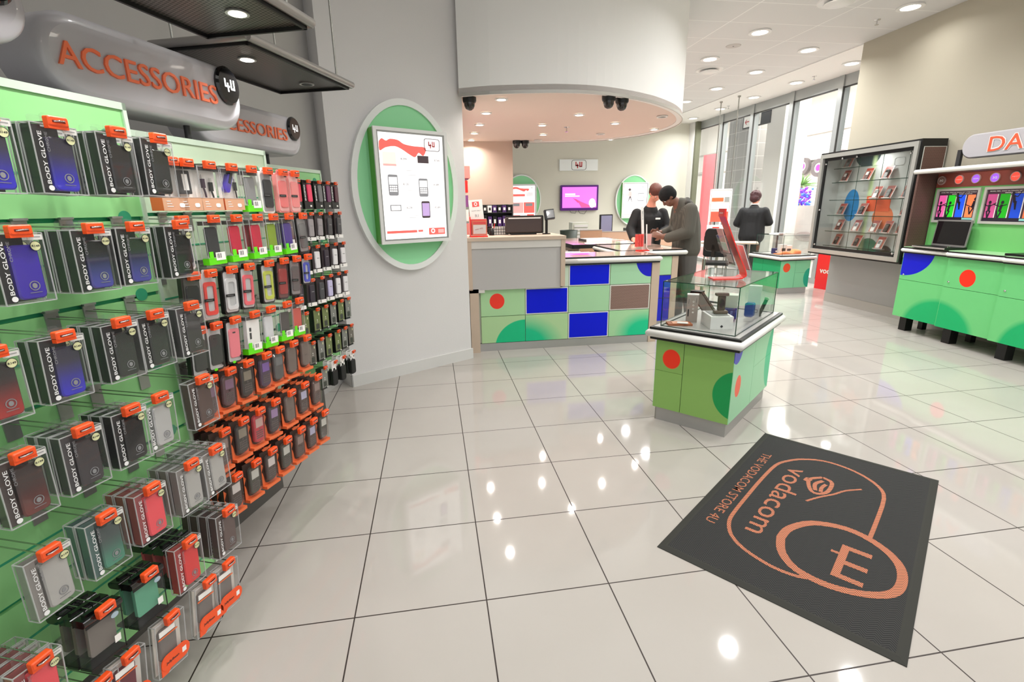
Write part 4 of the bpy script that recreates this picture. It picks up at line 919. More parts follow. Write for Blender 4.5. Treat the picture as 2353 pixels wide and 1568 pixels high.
def blister(body, scr=None, full=False):
    """E: orange and black card with a phone in a blister over an orange foot"""
    t = thing('phone_pack', 'x', 'phone pack'); w, h = .086, .158; z1 = -.004; z0 = z1-h
    m = MB().b2(-w/2, w/2, .022, .024, z0, z1, mat('pack_brown_black', '3A2A25', .4)).b2(-w/2, w/2, .0, .024, z0, z0+.012, orangec)
    m.prism(smooth_curve([(-w/2, z0+.012), (-w/2, z0+.075), (-w/2+.010, z0+.05), (-w/2+.016, z0+.024), (0, z0+.014), (w/2-.012, z0+.02), (w/2-.004, z0+.04), (w/2, z0+.07), (w/2, z0+.012)], 2), .019, .022, orangec)
    m.add([(-w/2, .021, z1-.045), (-w/2+.014, .021, z1-.06), (-w/2, .021, z1-.085)], [(0, 2, 1)], orangec)
    m.prism([(-.02, z1), (-.028, z1+.010), (-.008, z1+.014), (.012, z1+.010), (.03, z1+.014), (.022, z1)], .02, .023, orangec); m.build('backing_card', t)
    P = rr(.074, .136, .024, 6, .002, z0+.082)
    MB().prism(P, .0, .022, mat_clear('clear_dome', (.96, .94, .92), .08, 'B8A49A'), ch=.006).build('blister', t)
    c = MB().prism(rr(.056, .114, .018, 6, .002, z0+.082), .004, .018, body, ch=.003).build('phone', t)
    if scr: MB().b2(-.018, .022, .003, .004, z0+.088, z0+.124, scr).build('screen', c)
    k = MB(); bm_ = mat('keypad_grey', '5E585A', .4)
    if not full:
        for i in range(5):
            for j in range(4): k.b2(-.018+i*.008, -.0125+i*.008, .003, .004, z0+.042+j*.009, z0+.047+j*.009, bm_)
        k.prism(ell(.004, .004, 10, .002, z0+.081), .004, .005, bm_)
    else: k.b2(-.012, .016, .004, .005, z0+.075, z0+.077, bm_)
    k.build('keypad', c)
    return t
def tall_pack(body, txt='INCIPIO'):
    """F: black card pack with white vertical lettering (far panel, top row)"""
    t = thing('phone_case_pack', 'x', 'phone case pack'); w, h, d = .082, .150, .03; z1 = -.006; z0 = z1-h
    MB().b2(-w/2, w/2, .003, d, z0, z1, black).b2(-w/2, w/2, .003, d, z1, z1+.008, black).build('carton', t)
    MB().prism(rr(.04, .096, .008, 4, .014, z0+.088), -.004, .003, body, ch=.002).build('phone_case', t)
    MB().text(txt, -.028, .002, z0+.09, .012, printw, w=.085, rot=90, bold=.04).b2(.01, .025, .0015, .003, z0+.012, z0+.022, paper).build('printed_lettering', t)
    return t
def ribbon_pack(body, whitef=False):
    """F2: clear pack with a dark carton behind and a white foot band"""
    t = thing('phone_case_pack', 'x', 'phone case pack'); w, h, d = .078, .150, .028; z1 = -.006; z0 = z1-h
    MB().b2(-w/2, w/2, .006, d, z0, z1, mat('pack_plum_black', '2E2528', .4)).build('carton', t)
    m = MB().b2(-w/2, w/2, -.004, .006, z0, z0+.02, paper).prism(ell(.007, .008, 12, -.02, z0+.012), -.005, -.004, black).prism(ell(.003, .004, 10, -.02, z0+.012), -.0055, -.005, paper)
    m.ring(ell(.018, .02, 12, .03, z1-.008, 1.6, 3.3), ell(.014, .016, 12, .03, z1-.008, 1.6, 3.3), .004, .006, paper); m.build('white_band', t)
    MB().prism(rr(.046, .098, .007, 4, .006, z0+.074), -.003, .006, body, ch=.002).b2(-.006, .018, -.004, -.003, z0+.082, z0+.086, printg).build('phone_case', t)
    return t
def dark_box(front):
    """F3: small black box with a dull green or grey front"""
    t = thing('phone_case_pack', 'x', 'phone case pack'); w, h, d = .070, .135, .035; z1 = -.006; z0 = z1-h
    MB().b2(-w/2, w/2, .0, d, z0, z1, mat('box_black', '121212', .35)).b2(w/2-.012, w/2-.004, -.001, 0, z0+.003, z0+.011, paper).build('carton', t)
    MB().b2(-w/2+.004, w/2-.001, -.0015, 0, z0+.012, z1-.002, front).prism(ell(.004, .008, 10, .018, z1-.03), -.0025, -.0015, cream).b2(-.006, .006, -.0022, -.0015, z0+.06, z0+.062, paper).prism(ell(.003, .004, 10, 0, z0+.072), -.0022, -.0015, paper).b2(-.016, .018, -.002, -.0015, z0+.018, z0+.05, mat('front_dark_block', '3C4038', .4)).build('front_print', t)  # includes a darker block low on the front print
    return t
def pouch():
    t = thing('phone_pouch', 'x', 'phone pouch'); z1 = -.004
    MB().prism(rr(.05, .05, .01, 4, 0, z1-.018), .004, .006, paper).b2(-.025, -.012, .004, .006, z1-.07, z1-.03, paper).b2(.012, .025, .004, .006, z1-.07, z1-.03, paper).build('white_header', t)
    MB().prism(rr(.056, .10, .014, 5, .0, z1-.105), -.004, .018, mat('pouch_black', '101010', .6), ch=.004).build('pouch_body', t)
    return t
def cap_box(tint, solid=False):
    """G: tinted clear box with a black cap and rim"""
    t = thing('phone_case_box', 'x', 'phone case box'); w, h, d = .092, .140, .034; z1 = -.012; z0 = z1-h
    MB().b2(-w/2, w/2, 0, d, z0+.006, z1-.016, clear).build('clear_box', t)
    m = MB().prism(rr(w-.024, h-.05, .008, 4, 0, (z0+z1)/2), .012, .022, tint); m.build('phone_case', t)
    MB().prism(rr(d+.006, .018, .008, 4, d/2, z1-.008), -w/2-.002, w/2+.002, black)
    q = MB().at(RZ(-90)); q.prism(rr(d+.006, .020, .009, 5, -d/2, z1-.006), -w/2-.003, w/2+.003, blackg); q.M = I4
    q.b2(-w/2+.01, w/2-.01, d/2-.006, d/2+.006, z1+.004, z1+.010, blackg).b2(-w/2+.0, w/2, -.001, .0, z1-.022, z1-.014, black).build('black_cap', t)
    MB().b2(-w/2-.001, w/2+.001, -.001, d+.001, z0, z0+.006, black).b2(w/2-.002, w/2, -.001, .001, z0, z1-.016, black).build('bottom_rim', t)
    MB().prism(ell(.010, .0075, 18, .026, z1-.032), -.0014, -.0006, mat('sticker_blue', 'A8BCC8', .5)).b2(.018, .034, -.0012, -.0006, z0+.03, z0+.05, paper).build('price_sticker', t)
    return t
def jelly_pack(body):
    """H: clear hang pack with a round orange label"""
    t = thing('jelly_case_pack', 'x', 'phone case pack'); w, h, d = .098, .165, .022; z1 = -.010; z0 = z1-h
    m = MB().b2(-w/2, w/2, 0, d, z0, z1, clear); edges(m, -w/2, w/2, 0, d, z0, z1); m.build('clear_box', t)
    MB().b2(-w/2+.004, w/2-.004, .016, .018, z0+.004, z1-.004, mat('pack_offwhite', 'D8D2CA', .5)).prism(rr(.058, .10, .012, 5, -.004, z0+.088), .006, .016, body, ch=.003).build('phone_case', t)
    MB().prism(rr(.098, .048, .023, 6, .008, z0+.034), -.003, .0, orange).prism([(-.041, z0+.0), (-.041, z0+.03), (0, z0+.02), (-.02, z0)], -.002, .0, orange).text('JellyBean', -.004, -.0036, z0+.032, .010, darkg, w=.044, bold=.02).b2(.030, .044, -.0036, -.003, z0+.026, z0+.042, paper).build('orange_label', t)
    MB().at(T(-.012, 0, z1-.032) @ RY(-0)).b2(-.026, .026, -.0015, 0, -.008, .008, paper).b2(-.03, .034, -.0012, 0, -.016, -.012, orangec).build('paper_label', t)
    return t
bc = card
def G(a, b, nm): return mat_grad(nm, b, a, -.16, -.06)
mP = {}
spec = {}
def S(key, name_desc, fn): spec[key] = (name_desc, fn, [None])
dk = mat('case_charcoal', '161617', .2, coat=.5)
S('Apur', 'clear box with a glossy purple phone case', lambda: case_box(mat('case_purple', '3A1FA8', .2, coat=.5), bc))
S('Ablu', 'clear box with a glossy black and electric blue phone case', lambda: case_box(G('2A2740', '1E14C8', 'case_blackblue'), bc))
S('Afad', 'clear box with a charcoal phone case fading to violet', lambda: case_box(G('1C1C1E', '4A3AA8', 'case_fade'), bc))
S('Ablk', 'clear box with a black phone case and grey hand emblem', lambda: case_box(dk, bc))
S('Agrn', 'clear box with a very dark green phone case', lambda: case_box(mat('case_darkgreen', '141D15', .2, coat=.5), bc))
S('Ared', 'clear box with a black phone case fading to red', lambda: case_box(G('1A1516', 'A81210', 'case_blackred'), bc))
S('Agry', 'clear box with a slate grey phone case', lambda: case_box(mat('case_slate', '454143', .25, coat=.4), mat('insert_grey', '4A4749', .5)))
S('Abrn', 'clear box with a brown phone case', lambda: case_box(mat('case_brown', '5A4440', .3, coat=.3), mat('insert_brown', '5A4A46', .5)))
S('Amar', 'clear box with a grey phone case fading to dark maroon', lambda: case_box(G('463C3A', '6A2620', 'case_maroon'), mat('insert_grey2', '4A403E', .5), 'R199'))
S('Asil', 'clear box with a silver white phone case', lambda: case_box(mat('case_silver', 'C9C9C9', .3, .3), None))
S('Aice', 'clear box with a frosted clear phone case', lambda: case_box(mat('case_frost', 'B4B2AE', .4), mat('insert_pale', '8E8A86', .5), 'R129'))
S('Atea', 'clear box with a teal phone case', lambda: case_box(G('3A4A4A', '3F8F74', 'case_teal'), mat('insert_teal', '4E6A66', .5), 'R129'))
S('Apnk', 'clear box with a coral red phone case', lambda: case_box(mat('case_coral', 'F4505A', .35), mat('insert_coral', '9A4A4C', .5), 'R129'))
S('Aher', 'clear box with a bright red phone case', lambda: case_box(mat('case_red', 'E23434', .35), mat('insert_red', 'A83A38', .5), 'R129'))
S('Bbat', 'white and tan box showing a black phone battery', lambda: carton('battery'))
S('Bcab', 'white and tan box showing two cable plugs', lambda: carton('cable'))
S('Bchg', 'white and tan box showing a purple car charger', lambda: carton('charger'))
S('Bpln', 'white and tan box with a plain white card', lambda: carton('none'))
S('Cgry', 'clear box with a lime base and a grey phone case', lambda: green_base(mat('case_midgrey', '8C8C8C', .4)))
S('Cblk', 'clear box with a lime base and a black phone case', lambda: green_base(mat('case_mattblack', '2A2B2C', .6)))
S('Ccrm', 'clear box with a lime base and a crimson phone case', lambda: green_base(mat('case_crimson', 'D2103C', .35)))
S('Colv', 'clear box with a lime base and an olive green phone case', lambda: green_base(mat('case_olive', '8AA820', .35)))
S('Cvio', 'clear box with a lime base and a violet phone case', lambda: green_base(mat('case_violet', '4A2E90', .35)))
S('Cwht', 'white carton with a lime base and two dark icons', lambda: green_base(paper, 'white'))
S('Cphn', 'clear box with a lime base and a white phone case', lambda: green_base(mat('case_white', 'D9DADC', .3)))
S('Cflb', 'clear box with a lime base and a flat dark sleeve', lambda: green_base(mat('sleeve_dark', '4A4442', .5), 'flat'))
S('Cflr', 'clear box with a lime base and a flat red sleeve', lambda: green_base(mat('sleeve_red', 'CF5446', .5), 'flat'))
S('Dbl2', 'slim white footed pack with a black case and blue tab', lambda: window_pack(mat('case_black2', '1B1C20', .35), paper, mat('pack_grey', '9A9A9C', .5)))
S('Dpk2', 'slim white pack with a translucent coral case', lambda: window_pack(mat('case_coral2', 'F07A78', .35), mat('tray_coral', 'E8908C', .5), mat('pack_rose', 'F0B8B4', .5)))
S('Dred', 'pale pack with an open red phone bumper', lambda: window_pack(mat('case_red2', 'E8443C', .35), mat('tray_pale', 'C8C0BC', .5)))
S('Dsil', 'black tray pack with a clear white bumper', lambda: window_pack(mat('case_pale', 'D9D9D9', .3)))
S('Dpnk', 'black tray pack with a pink red bumper', lambda: window_pack(mat('case_pinkred', 'EF6670', .35)))
S('Dlim', 'black tray pack with a lime yellow bumper', lambda: window_pack(mat('case_limey', 'C4CF4E', .35)))
S('Dmar', 'dark tray pack with a dark red case', lambda: window_pack(mat('case_darkred', '9C2E2C', .35), None, mat('pack_dred', '6A3A36', .5)))
S('Dgry', 'black tray pack with a smoky grey case', lambda: window_pack(mat('case_smoke', '5C5A5A', .3), None, mat('pack_smoke', '8A8888', .5)))
S('Dblu', 'small black edged pack with a blue bumper', lambda: window_pack(mat('case_bluebump', '4654C8', .35), None, None, False, .062, .125))
S('Ddsc', 'dark pack with a round grey disc above a black case', lambda: window_pack(mat('case_black3', '1A1A1A', .3), mat('tray_dark', '3A3633', .4), mat('pack_dk', '4A4644', .5)))
S('Dblk', 'black tray pack with a charcoal case and lime logo', lambda: window_pack(mat('case_char', '3A3A3A', .4), None, None, True))
S('Dros', 'black tray pack with a rose case and lime logo', lambda: window_pack(mat('case_rose', 'F2828E', .4), None, None, True))
for k, (nm2, col, scr, fu) in {'Eplm': ('plum phone', '5A3F4A', '8A6A8C', 0), 'Eblk': ('black keypad phone', '22262A', '8A8478', 0), 'Epur': ('purple screened keypad phone', '3A2A50', '7A5AB0', 0), 'Esil': ('silver edged slate phone', '4A5054', '6A7278', 1), 'Eclr': ('empty looking clear grey case', '6A605C', None, 1),
        'Ered': ('red keypad phone', 'C22A40', 'C8A8A4', 0), 'Elil': ('black phone with a lilac screen', '2A2230', '9A80B4', 0), 'Ebrn': ('brown keypad phone', '4A3430', '8C7A78', 0), 'Ewht': ('dark phone with a white screen', '3A3232', 'D8D4D6', 0), 'Egrn': ('dark phone with a lime side stripe', '323C34', 'C8CCC8', 0), 'Eblu': ('dark phone with a pale blue screen', '3C2A28', 'B4B8DC', 0)}.items():
    S(k, 'orange and black blister pack holding a ' + nm2, (lambda c=col, s=scr, f=fu, k=k: blister(mat('phone_'+k, c, .3, coat=.3), mat('screen_'+k, s, .2, coat=.3) if s else None, bool(f))))
S('Fpk1', 'black carton pack with a hot pink case', lambda: tall_pack(mat('case_hotpink', 'F23A64', .35)))
S('Fpk2', 'black carton pack with a red pink case', lambda: tall_pack(mat('case_redpink', 'E02848', .35)))
S('Fgry', 'black carton pack with a grey case and white vertical lettering', lambda: tall_pack(mat('case_grey4', '6A6A6C', .35)))
S('Fpur', 'black carton pack with a plum purple case', lambda: tall_pack(mat('case_plum', '6A2E5A', .35)))
S('Fdpu', 'black carton pack with a dark maroon case', lambda: tall_pack(mat('case_dmar', '4E1E30', .35)))
S('Rbrn', 'white banded dark pack with a clear brown case', lambda: ribbon_pack(mat('rc_brown', '6A5450', .3)))
S('Rgry', 'white banded dark pack with a pale grey case', lambda: ribbon_pack(mat('rc_grey', '9C9698', .3)))
S('Rsmk', 'white banded dark pack with a smoky patterned case', lambda: ribbon_pack(mat('rc_smoke', '4A4A4C', .3)))
S('Rdrk', 'white banded dark pack with a near black case', lambda: ribbon_pack(mat('rc_dark', '38303A', .3)))
S('Rwht', 'white banded dark pack with a white case', lambda: ribbon_pack(mat('rc_white', 'E4E2E4', .3)))
S('Rlil', 'white banded dark pack with a lilac white case', lambda: ribbon_pack(mat('rc_lilac', 'C4BEE0', .3)))
S('Xgrn', 'small black box with an olive green front', lambda: dark_box(mat('front_olive', '6E7A4A', .4)))
S('Xgry', 'small black box with a stone grey front', lambda: dark_box(mat('front_stone', '7A7C76', .4)))
S('Xbrn', 'small black box with a brown grey front', lambda: dark_box(mat('front_brown', '6A645C', .4)))
S('Pch', 'black soft pouch on a white plastic header', pouch)
S('Ggry', 'clear box with a glossy black cap and grey case', lambda: cap_box(mat('cap_grey', '77706A', .5)))
S('Gtea', 'clear box with a glossy black cap and sea green case', lambda: cap_box(mat('cap_teal', '5FA888', .5)))
S('Gpnk', 'clear box with a glossy black cap and red pink case', lambda: cap_box(mat('cap_pink', 'D8485C', .5)))
S('Hgry', 'clear pack with a dark grey case and a long orange label', lambda: jelly_pack(mat('jelly_grey', '77706C', .4)))
S('Hred', 'clear pack with a wine red case and a long orange label', lambda: jelly_pack(mat('jelly_wine', '6A2030', .4)))
HK = {}
first_hook = {}
RN = ['top', 'second', 'third', 'fourth', 'fifth', 'sixth', 'bottom']
BK = ['front one on its hook', 'one behind the front one', 'third back on its hook', 'fourth back on its hook', 'fifth back on its hook']
def put(panel, row, col, t_, n_, z, key, cnt=1, tilt=0, step=None, hook=True, Lh=None):
    pn = ['near', 'middle', 'far'][panel]
    if hook:
        hl = Lh or (.234, .22, .18)[panel]
        if (panel, hl) not in HK: h = HK[(panel, hl)] = make_hook(hl, panel == 2)
        else: h = None
        lab = 'orange locked steel hook on the %s panel, %s row, %s from left' % (pn, RN[row], ORD[col])
        loc = L(t_, n_, z)
        if h is not None: h.location = loc; h.rotation_euler = (0, 0, math.radians(LZ)); h['label'] = lab; h['group'] = 'locked hooks on the %s panel' % pn
        else: dup(HK[(panel, hl)], loc, LZ, lab, 'locked hooks on the %s panel' % pn)
    desc, fn, proto = spec[key]
    st = step or {'A': .036, 'B': .05, 'C': .03, 'D': .028, 'E': .030, 'F': .033, 'R': .032, 'X': .038, 'P': .03, 'G': .040, 'H': .03}[key[0]]
    for k in range(cnt):
        loc = L(t_, n_-.018-st*k, z)
        lab = desc + ', %s panel, %s row, hook %s' % (pn, RN[row], ['one', 'two', 'three', 'four', 'five', 'six', 'seven', 'eight'][col])
        if cnt > 1: lab = lab.replace('clear box with a ', '').replace('orange and black blister pack holding a', 'blister pack of') + ', ' + ['front', 'second', 'third', 'fourth', 'fifth'][k]
        for a, b in (('clear box with a ', ''), ('clear box with a', ''), (' row,', ' row'), ('orange and black ', ''), ('blister pack holding a', 'blister pack of a'), ('white banded dark pack with a', 'banded pack with'), ('glossy ', ''), ('orange and black blister pack holding a', 'blister pack of a'), (' panel', ''), ('black carton pack with a', 'black carton with'), (' and white vertical lettering', ''), (' and grey hand emblem', ''), ('and a ', 'and '), (' and a long orange label', ' and orange label'), ('phone ', '')):
            if len(lab.split()) > 16: lab = lab.replace(a, b, 1)
        grp = 'stock hanging on the %s panel, %s row' % (pn, RN[row])
        tl = tilt + random.uniform(-1.2, 1.2)
        if proto[0] is None:
            o = fn(); proto[0] = o; o.location = loc; o.rotation_euler = (0, math.radians(tl), math.radians(LZ)); o['label'] = lab; o['group'] = grp
        else: dup(proto[0], loc, LZ, lab, grp, tl)
N1, N2, N3 = -1.227, -1.35, -1.67
R1 = [(1.69, [(.845, 'Ablu', 1), (.98, 'Ablu', 2), (1.123, 'Ablk', 3), (1.245, 'Agrn', 2)]),
      (1.457, [(.849, 'Apur', 2), (1.008, 'Afad', 3), (1.12, 'Afad', 2), (1.264, 'Ablk', 2)]),
      (1.218, [(.745, 'Ared', 1), (.882, 'Ablu', 2), (1.024, 'Ablk', 3), (1.124, 'Ablk', 2), (1.249, 'Agry', 2)]),
      (.985, [(.741, 'Amar', 2), (.87, 'Agry', 3), (.996, 'Ablk', 3), (1.085, 'Asil', 1), (1.238, 'Abrn', 1)]),
      (.743, [(.736, 'Aice', 1), (.87, 'Atea', 2), (1.002, 'Apnk', 3), (1.139, 'Aice', 3), (1.236, 'Aice', 4)]),
      (.51, [(.66, 'Apnk', 4), (.812, 'Ggry', 3), (.939, 'Gtea', 2), (1.078, 'Aher', 1), (1.241, 'Abrn', 4)]),
      (.33, [(.76, 'Hred', 1), (.839, 'Hred', 1), (.971, 'Hgry', 1), (1.116, 'Hgry', 1), (1.20, 'Hgry', 1)])]
for r, (z, items) in enumerate(R1):
    for c, (t_, k_, n_) in enumerate(items): put(0, r, c, t_, N1, z, k_, n_, tilt=(2 if r < 5 else 5) if k_[0] != 'H' else 8)
for k in range(3):   # black capped coral boxes behind the bright red box
    dup_loc = L(1.078, N1-.06-.04*k, .51)
    if spec['Gpnk'][2][0] is None: o = spec['Gpnk'][1](); spec['Gpnk'][2][0] = o; o.location = dup_loc; o.rotation_euler = (0, 0, math.radians(LZ))
    else: o = dup(spec['Gpnk'][2][0], dup_loc, LZ)
    o['label'] = 'black capped box with a red pink case behind the bright red box, %s back' % ORD[k]; o['group'] = 'stock hanging on the near panel, sixth row'
R2 = [(1.648, [(1.40, 'Bpln', 1), (1.46, 'Bbat', 1), (1.555, 'Bcab', 1), (1.66, 'Bchg', 1), (1.765, 'Cgry', 1), (1.86, 'Dbl2', 1), (1.958, 'Dpk2', 1), (2.04, 'Dpk2', 1)]),
      (1.468, [(1.40, 'Dbl2', 1), (1.533, 'Cblk', 1), (1.644, 'Ccrm', 1), (1.759, 'Ccrm', 2), (1.855, 'Colv', 1), (1.959, 'Cvio', 2), (2.06, 'Dgry', 1)]),
      (1.285, [(1.405, 'Ddsc', 1), (1.479, 'Dred', 1), (1.58, 'Dsil', 1), (1.672, 'Dpnk', 1), (1.788, 'Dlim', 1), (1.886, 'Dmar', 1), (1.975, 'Dgry', 2), (2.06, 'Dblu', 1)]),
      (1.10, [(1.39, 'Dblk', 1), (1.462, 'Dblk', 2), (1.555, 'Dros', 2), (1.661, 'Cwht', 1), (1.758, 'Cphn', 1), (1.866, 'Cflb', 1), (1.954, 'Cflr', 1)]),
      (.92, [(1.40, 'Eplm', 2), (1.49, 'Eplm', 3), (1.586, 'Eblk', 3), (1.693, 'Epur', 3), (1.778, 'Esil', 3), (1.875, 'Eclr', 3), (1.977, 'Eclr', 4)]),
      (.71, [(1.413, 'Ebrn', 3), (1.511, 'Eblk', 3), (1.607, 'Ered', 3), (1.704, 'Elil', 3), (1.813, 'Eclr', 3), (1.914, 'Eblu', 3), (2.024, 'Ebrn', 4)]),
      (.515, [(1.433, 'Ewht', 3), (1.539, 'Egrn', 3), (1.64, 'Ewht', 3), (1.742, 'Egrn', 3), (1.845, 'Ebrn', 3), (1.943, 'Eblu', 3), (2.043, 'Egrn', 3)])]
for r, (z, items) in enumerate(R2):
    for c, (t_, k_, n_) in enumerate(items): put(1, r, c, t_, N2, z, k_, n_, tilt=0 if r in (0, 1) else 5)
R3 = [(1.65, [(2.42, 'Fpk2', 1), (2.534, 'Fpk2', 1), (2.635, 'Fpk1', 1), (2.742, 'Fgry', 1), (2.835, 'Fpur', 1), (2.925, 'Fdpu', 1)]),
      (1.472, [(2.43, 'Rbrn', 1), (2.53, 'Rbrn', 2), (2.626, 'Rgry', 2), (2.721, 'Rgry', 1), (2.826, 'Rsmk', 2), (2.935, 'Rsmk', 1)]),
      (1.285, [(2.43, 'Rwht', 1), (2.55, 'Rdrk', 1), (2.65, 'Rwht', 1), (2.75, 'Rdrk', 2), (2.85, 'Rwht', 1), (2.945, 'Rwht', 1)]),
      (1.10, [(2.45, 'Rdrk', 1), (2.56, 'Rdrk', 1), (2.66, 'Rsmk', 1), (2.755, 'Rlil', 1), (2.85, 'Rwht', 1), (2.94, 'Rwht', 1)]),
      (.924, [(2.46, 'Xgrn', 1), (2.574, 'Xgrn', 2), (2.665, 'Xgrn', 2), (2.756, 'Xgry', 2), (2.85, 'Xgrn', 2), (2.939, 'Xgry', 2)]),
      (.741, [(2.49, 'Xbrn', 1), (2.581, 'Xgry', 2), (2.668, 'Xgrn', 2), (2.773, 'Xgrn', 2), (2.86, 'Xgry', 2), (2.94, 'Xbrn', 2)]),
      (.558, [(2.58, 'Xgry', 1), (2.70, 'Pch', 3), (2.805, 'Pch', 3), (2.932, 'Pch', 3)])]
for r, (z, items) in enumerate(R3):
    for c, (t_, k_, n_) in enumerate(items): put(2, r, c, t_, N3, z, k_, n_, tilt=0 if r == 0 else 4)

# ================================================================ SHOWCASES, DATA CABINETS, MAT
def showcase(label, loc, rz, hx, hy, top, dots, bz=.60):
    t = thing('glass_showcase', label, 'showcase', loc, rz)
    kk = .0
    MB().b2(-hx, hx, -hy, hy, 0, .105, kick).b2(-hx-.002, -hx+.004, -hy-.002, -hy+.004, 0, .105, steel).build('plinth', t)
    B = .014
    MB().b2(-hx-B+.004, hx+B-.004, -hy-B+.004, hy+B-.004, .10, bz, mat('showcase_core', '55604E', .6)).build('cabinet_body', t)
    # laminate door panels with printed dots; front faces -Y, side faces +X
    dL, dR, dS, dS2 = dots
    x0, x1, y0, y1 = -hx-B, hx+B, -hy-B, hy+B
    xm = x0+(x1-x0)*.38; ym = y0+(y1-y0)*.5; zm = .10+(bz-.1)*.55
    for (a, b, zz0, zz1, m) in ((x0, xm-.002, .10, zm-.001, dL), (x0, xm-.002, zm+.001, bz, dL), (xm+.002, x1, .10, bz, dR)):
        MB().b2(a, b, y0-.003, y0+.006, zz0, zz1, m).build('door_panel', t)
    for (a, b, zz0, zz1) in ((y0, ym-.002, .10, bz), (ym+.002, y1, .10, zm-.001), (ym+.002, y1, zm+.001, bz)):
        o = MB().b2(a, b, -.003, .006, zz0, zz1, dS).build('side_panel', t); o.location = (x1, 0, 0); o.rotation_euler = (0, 0, PI/2)
    MB().b2(x0-.003, x0+.004, y0, y1, .10, bz, mat('showcase_green_side', 'A6DCA8', .35)).build('side_panel', t)
    MB().b2(x0, x1, y1-.004, y1+.003, .10, bz, MATS['showcase_green_side']).build('back_panel', t)
    MB().trim(hx, hy, [(.05, bz), (.05, bz+.016)], black).build('edge_gasket', t)
    MB().trim(hx, hy, bull(.05, bz+.016, bz+.070), MATS['edge_silver'], 0, 0, True).build('bullnose_edge', t)
    MB().trim(hx, hy, [(.055, bz+.070), (.055, bz+.084)], black).build('edge_gasket', t)
    MB().trim(hx, hy, [(.035, bz+.078), (.035, bz+.088)], mat('showcase_deck', 'B9B7B4', .3, .2)).build('deck', t)
    zt = bz+.088; gt = top; th = .005
    g = MB().b2(-hx, hx, -hy, -hy+th, zt, gt-th, glassm).b2(-hx, hx, hy-th, hy, zt, gt-th, glassm).b2(-hx, -hx+th, -hy, hy, zt, gt-th, glassm).b2(hx-th, hx, -hy, hy, zt, gt-th, glassm).b2(-hx, hx, -hy, hy, gt-th, gt, glassm)
    g.build('glass_case', t)
    m = MB(); e = .0022
    for x in (-hx, hx):
        for y in (-hy, hy): m.b2(x-e, x+e, y-e, y+e, zt, gt, glassedge)
        m.b2(x-e, x+e, -hy, hy, gt-2*e, gt, glassedge).b2(x-e, x+e, -hy, hy, zt, zt+2*e, glassedge)
    for y in (-hy, hy): m.b2(-hx, hx, y-e, y+e, gt-2*e, gt, glassedge).b2(-hx, hx, y-e, y+e, zt, zt+2*e, glassedge)
    m.build('glass_edges', t)
    return t
IC = Vector((2.009, 3.157, 0)); IR = -49.9
# local x runs from the left corner to the near corner; local y runs away along the long side
def IS(x, y, z=0):
    a = math.radians(IR); return Vector((IC.x+x*math.cos(a)-y*math.sin(a), IC.y+x*math.sin(a)+y*math.cos(a), z))
og = '8EBB62'
d1 = mat_dots('island_front_left', og, [('FB3A1C', -.145, .47, .062, .068, .05)]); d2 = mat_dots('island_front_right', og, [('0E9C50', .30, .30, .155, .165, .012)])
d3 = mat_dots('island_side', 'A0DDB0', [('3030C8', -.40, .62, .11, .12, .004), ('FF5E3A', -.33, .33, .06, .075, .004), ('3CCB92', .47, .34, .16, .24, .02)])
showcase('front glass topped showcase with green doors, red dots and a grey plinth', IC, IR, .243, .447, .995, (d1, d2, d3, None))
IC2 = Vector((5.98, 7.74, 0))
e1 = mat_dots('far_front_left', '1FA468', []); e3 = mat_dots('far_side', '86D2A4', [('F0532C', -.165, .44, .068, .075, .01), ('12A888', .28, .26, .10, .16, .02)])
showcase('smaller looking far glass showcase with deep green and mint doors', IC2, -88, .335, .27, .97, (e1, e1, e3, None), bz=.557)
zt = .6885
def carton_box(name, label, cat, x, y, z, rz, sx, sy, sz, m, parts=()):
    p = IS(x, y, z); t = thing(name, label, cat, p, IR+rz)
    MB().b2(-sx/2, sx/2, -sy/2, sy/2, 0, sz, m).build('carton', t)
    for nm2, mb in parts: mb.build(nm2, t)
    return t
pw = mat('carton_white', 'E9E8E6', .4)
carton_box('phone_box', 'grey printed upright phone box in the left of the front showcase', 'box', -.13, -.20, zt, 20, .075, .05, .19, mat('carton_taupe', 'A89C94', .4),
    [('printed_icons', MB().ring(ell(.006, .006, 12, .006, .145), ell(.004, .004, 12, .006, .145), -.0265, -.0255, paper).ring(ell(.006, .006, 12, .006, .12), ell(.004, .004, 12, .006, .12), -.0265, -.0255, paper).ring(ell(.006, .006, 12, .006, .095), ell(.004, .004, 12, .006, .095), -.0265, -.0255, paper).prism(ell(.006, .006, 12, .006, .07), -.0265, -.0255, paper).b2(-.028, -.02, -.0262, -.0255, .04, .09, darkg).b2(-.026, -.024, -.0262, -.0255, .13, .165, darkg).b2(.024, .026, -.0262, -.0255, .14, .175, darkg)),
     ('lid', MB().b2(-.0385, .0385, -.026, .026, .19, .196, pw))])
t = carton_box('phone_box', 'white flat phone box under a grey phone in the front showcase', 'box', .055, -.235, zt, 37, .145, .20, .085, pw, [('open_tray', MB().b2(-.055, .055, -.08, .08, .085, .088, mat('tray_grey', '8A8A88', .5))), ('diamond_mark', MB().prism([(0, .010), (.010, .020), (0, .030), (-.010, .020)], -.1012, -.1002, darkg))])
t = thing('display_phone', 'brown grey swivel phone standing on the open white box', 'phone', IS(.075, -.235, zt+.0885), IR+37)
MB().prism(rr(.085, .022, .006, 3, 0, .011), -.02, .03, mat('phone_taupe', '6E5A52', .3, .3), ch=.003).build('base', t)
MB().prism(rr(.05, .11, .016, 5, 0, .072), -.008, .006, mat('phone_frame', '5A4A44', .25, .4), ch=.003).prism(ell(.018, .03, 18, 0, .07), -.010, -.008, mat('phone_dark', '2E2422', .2)).build('body', t)
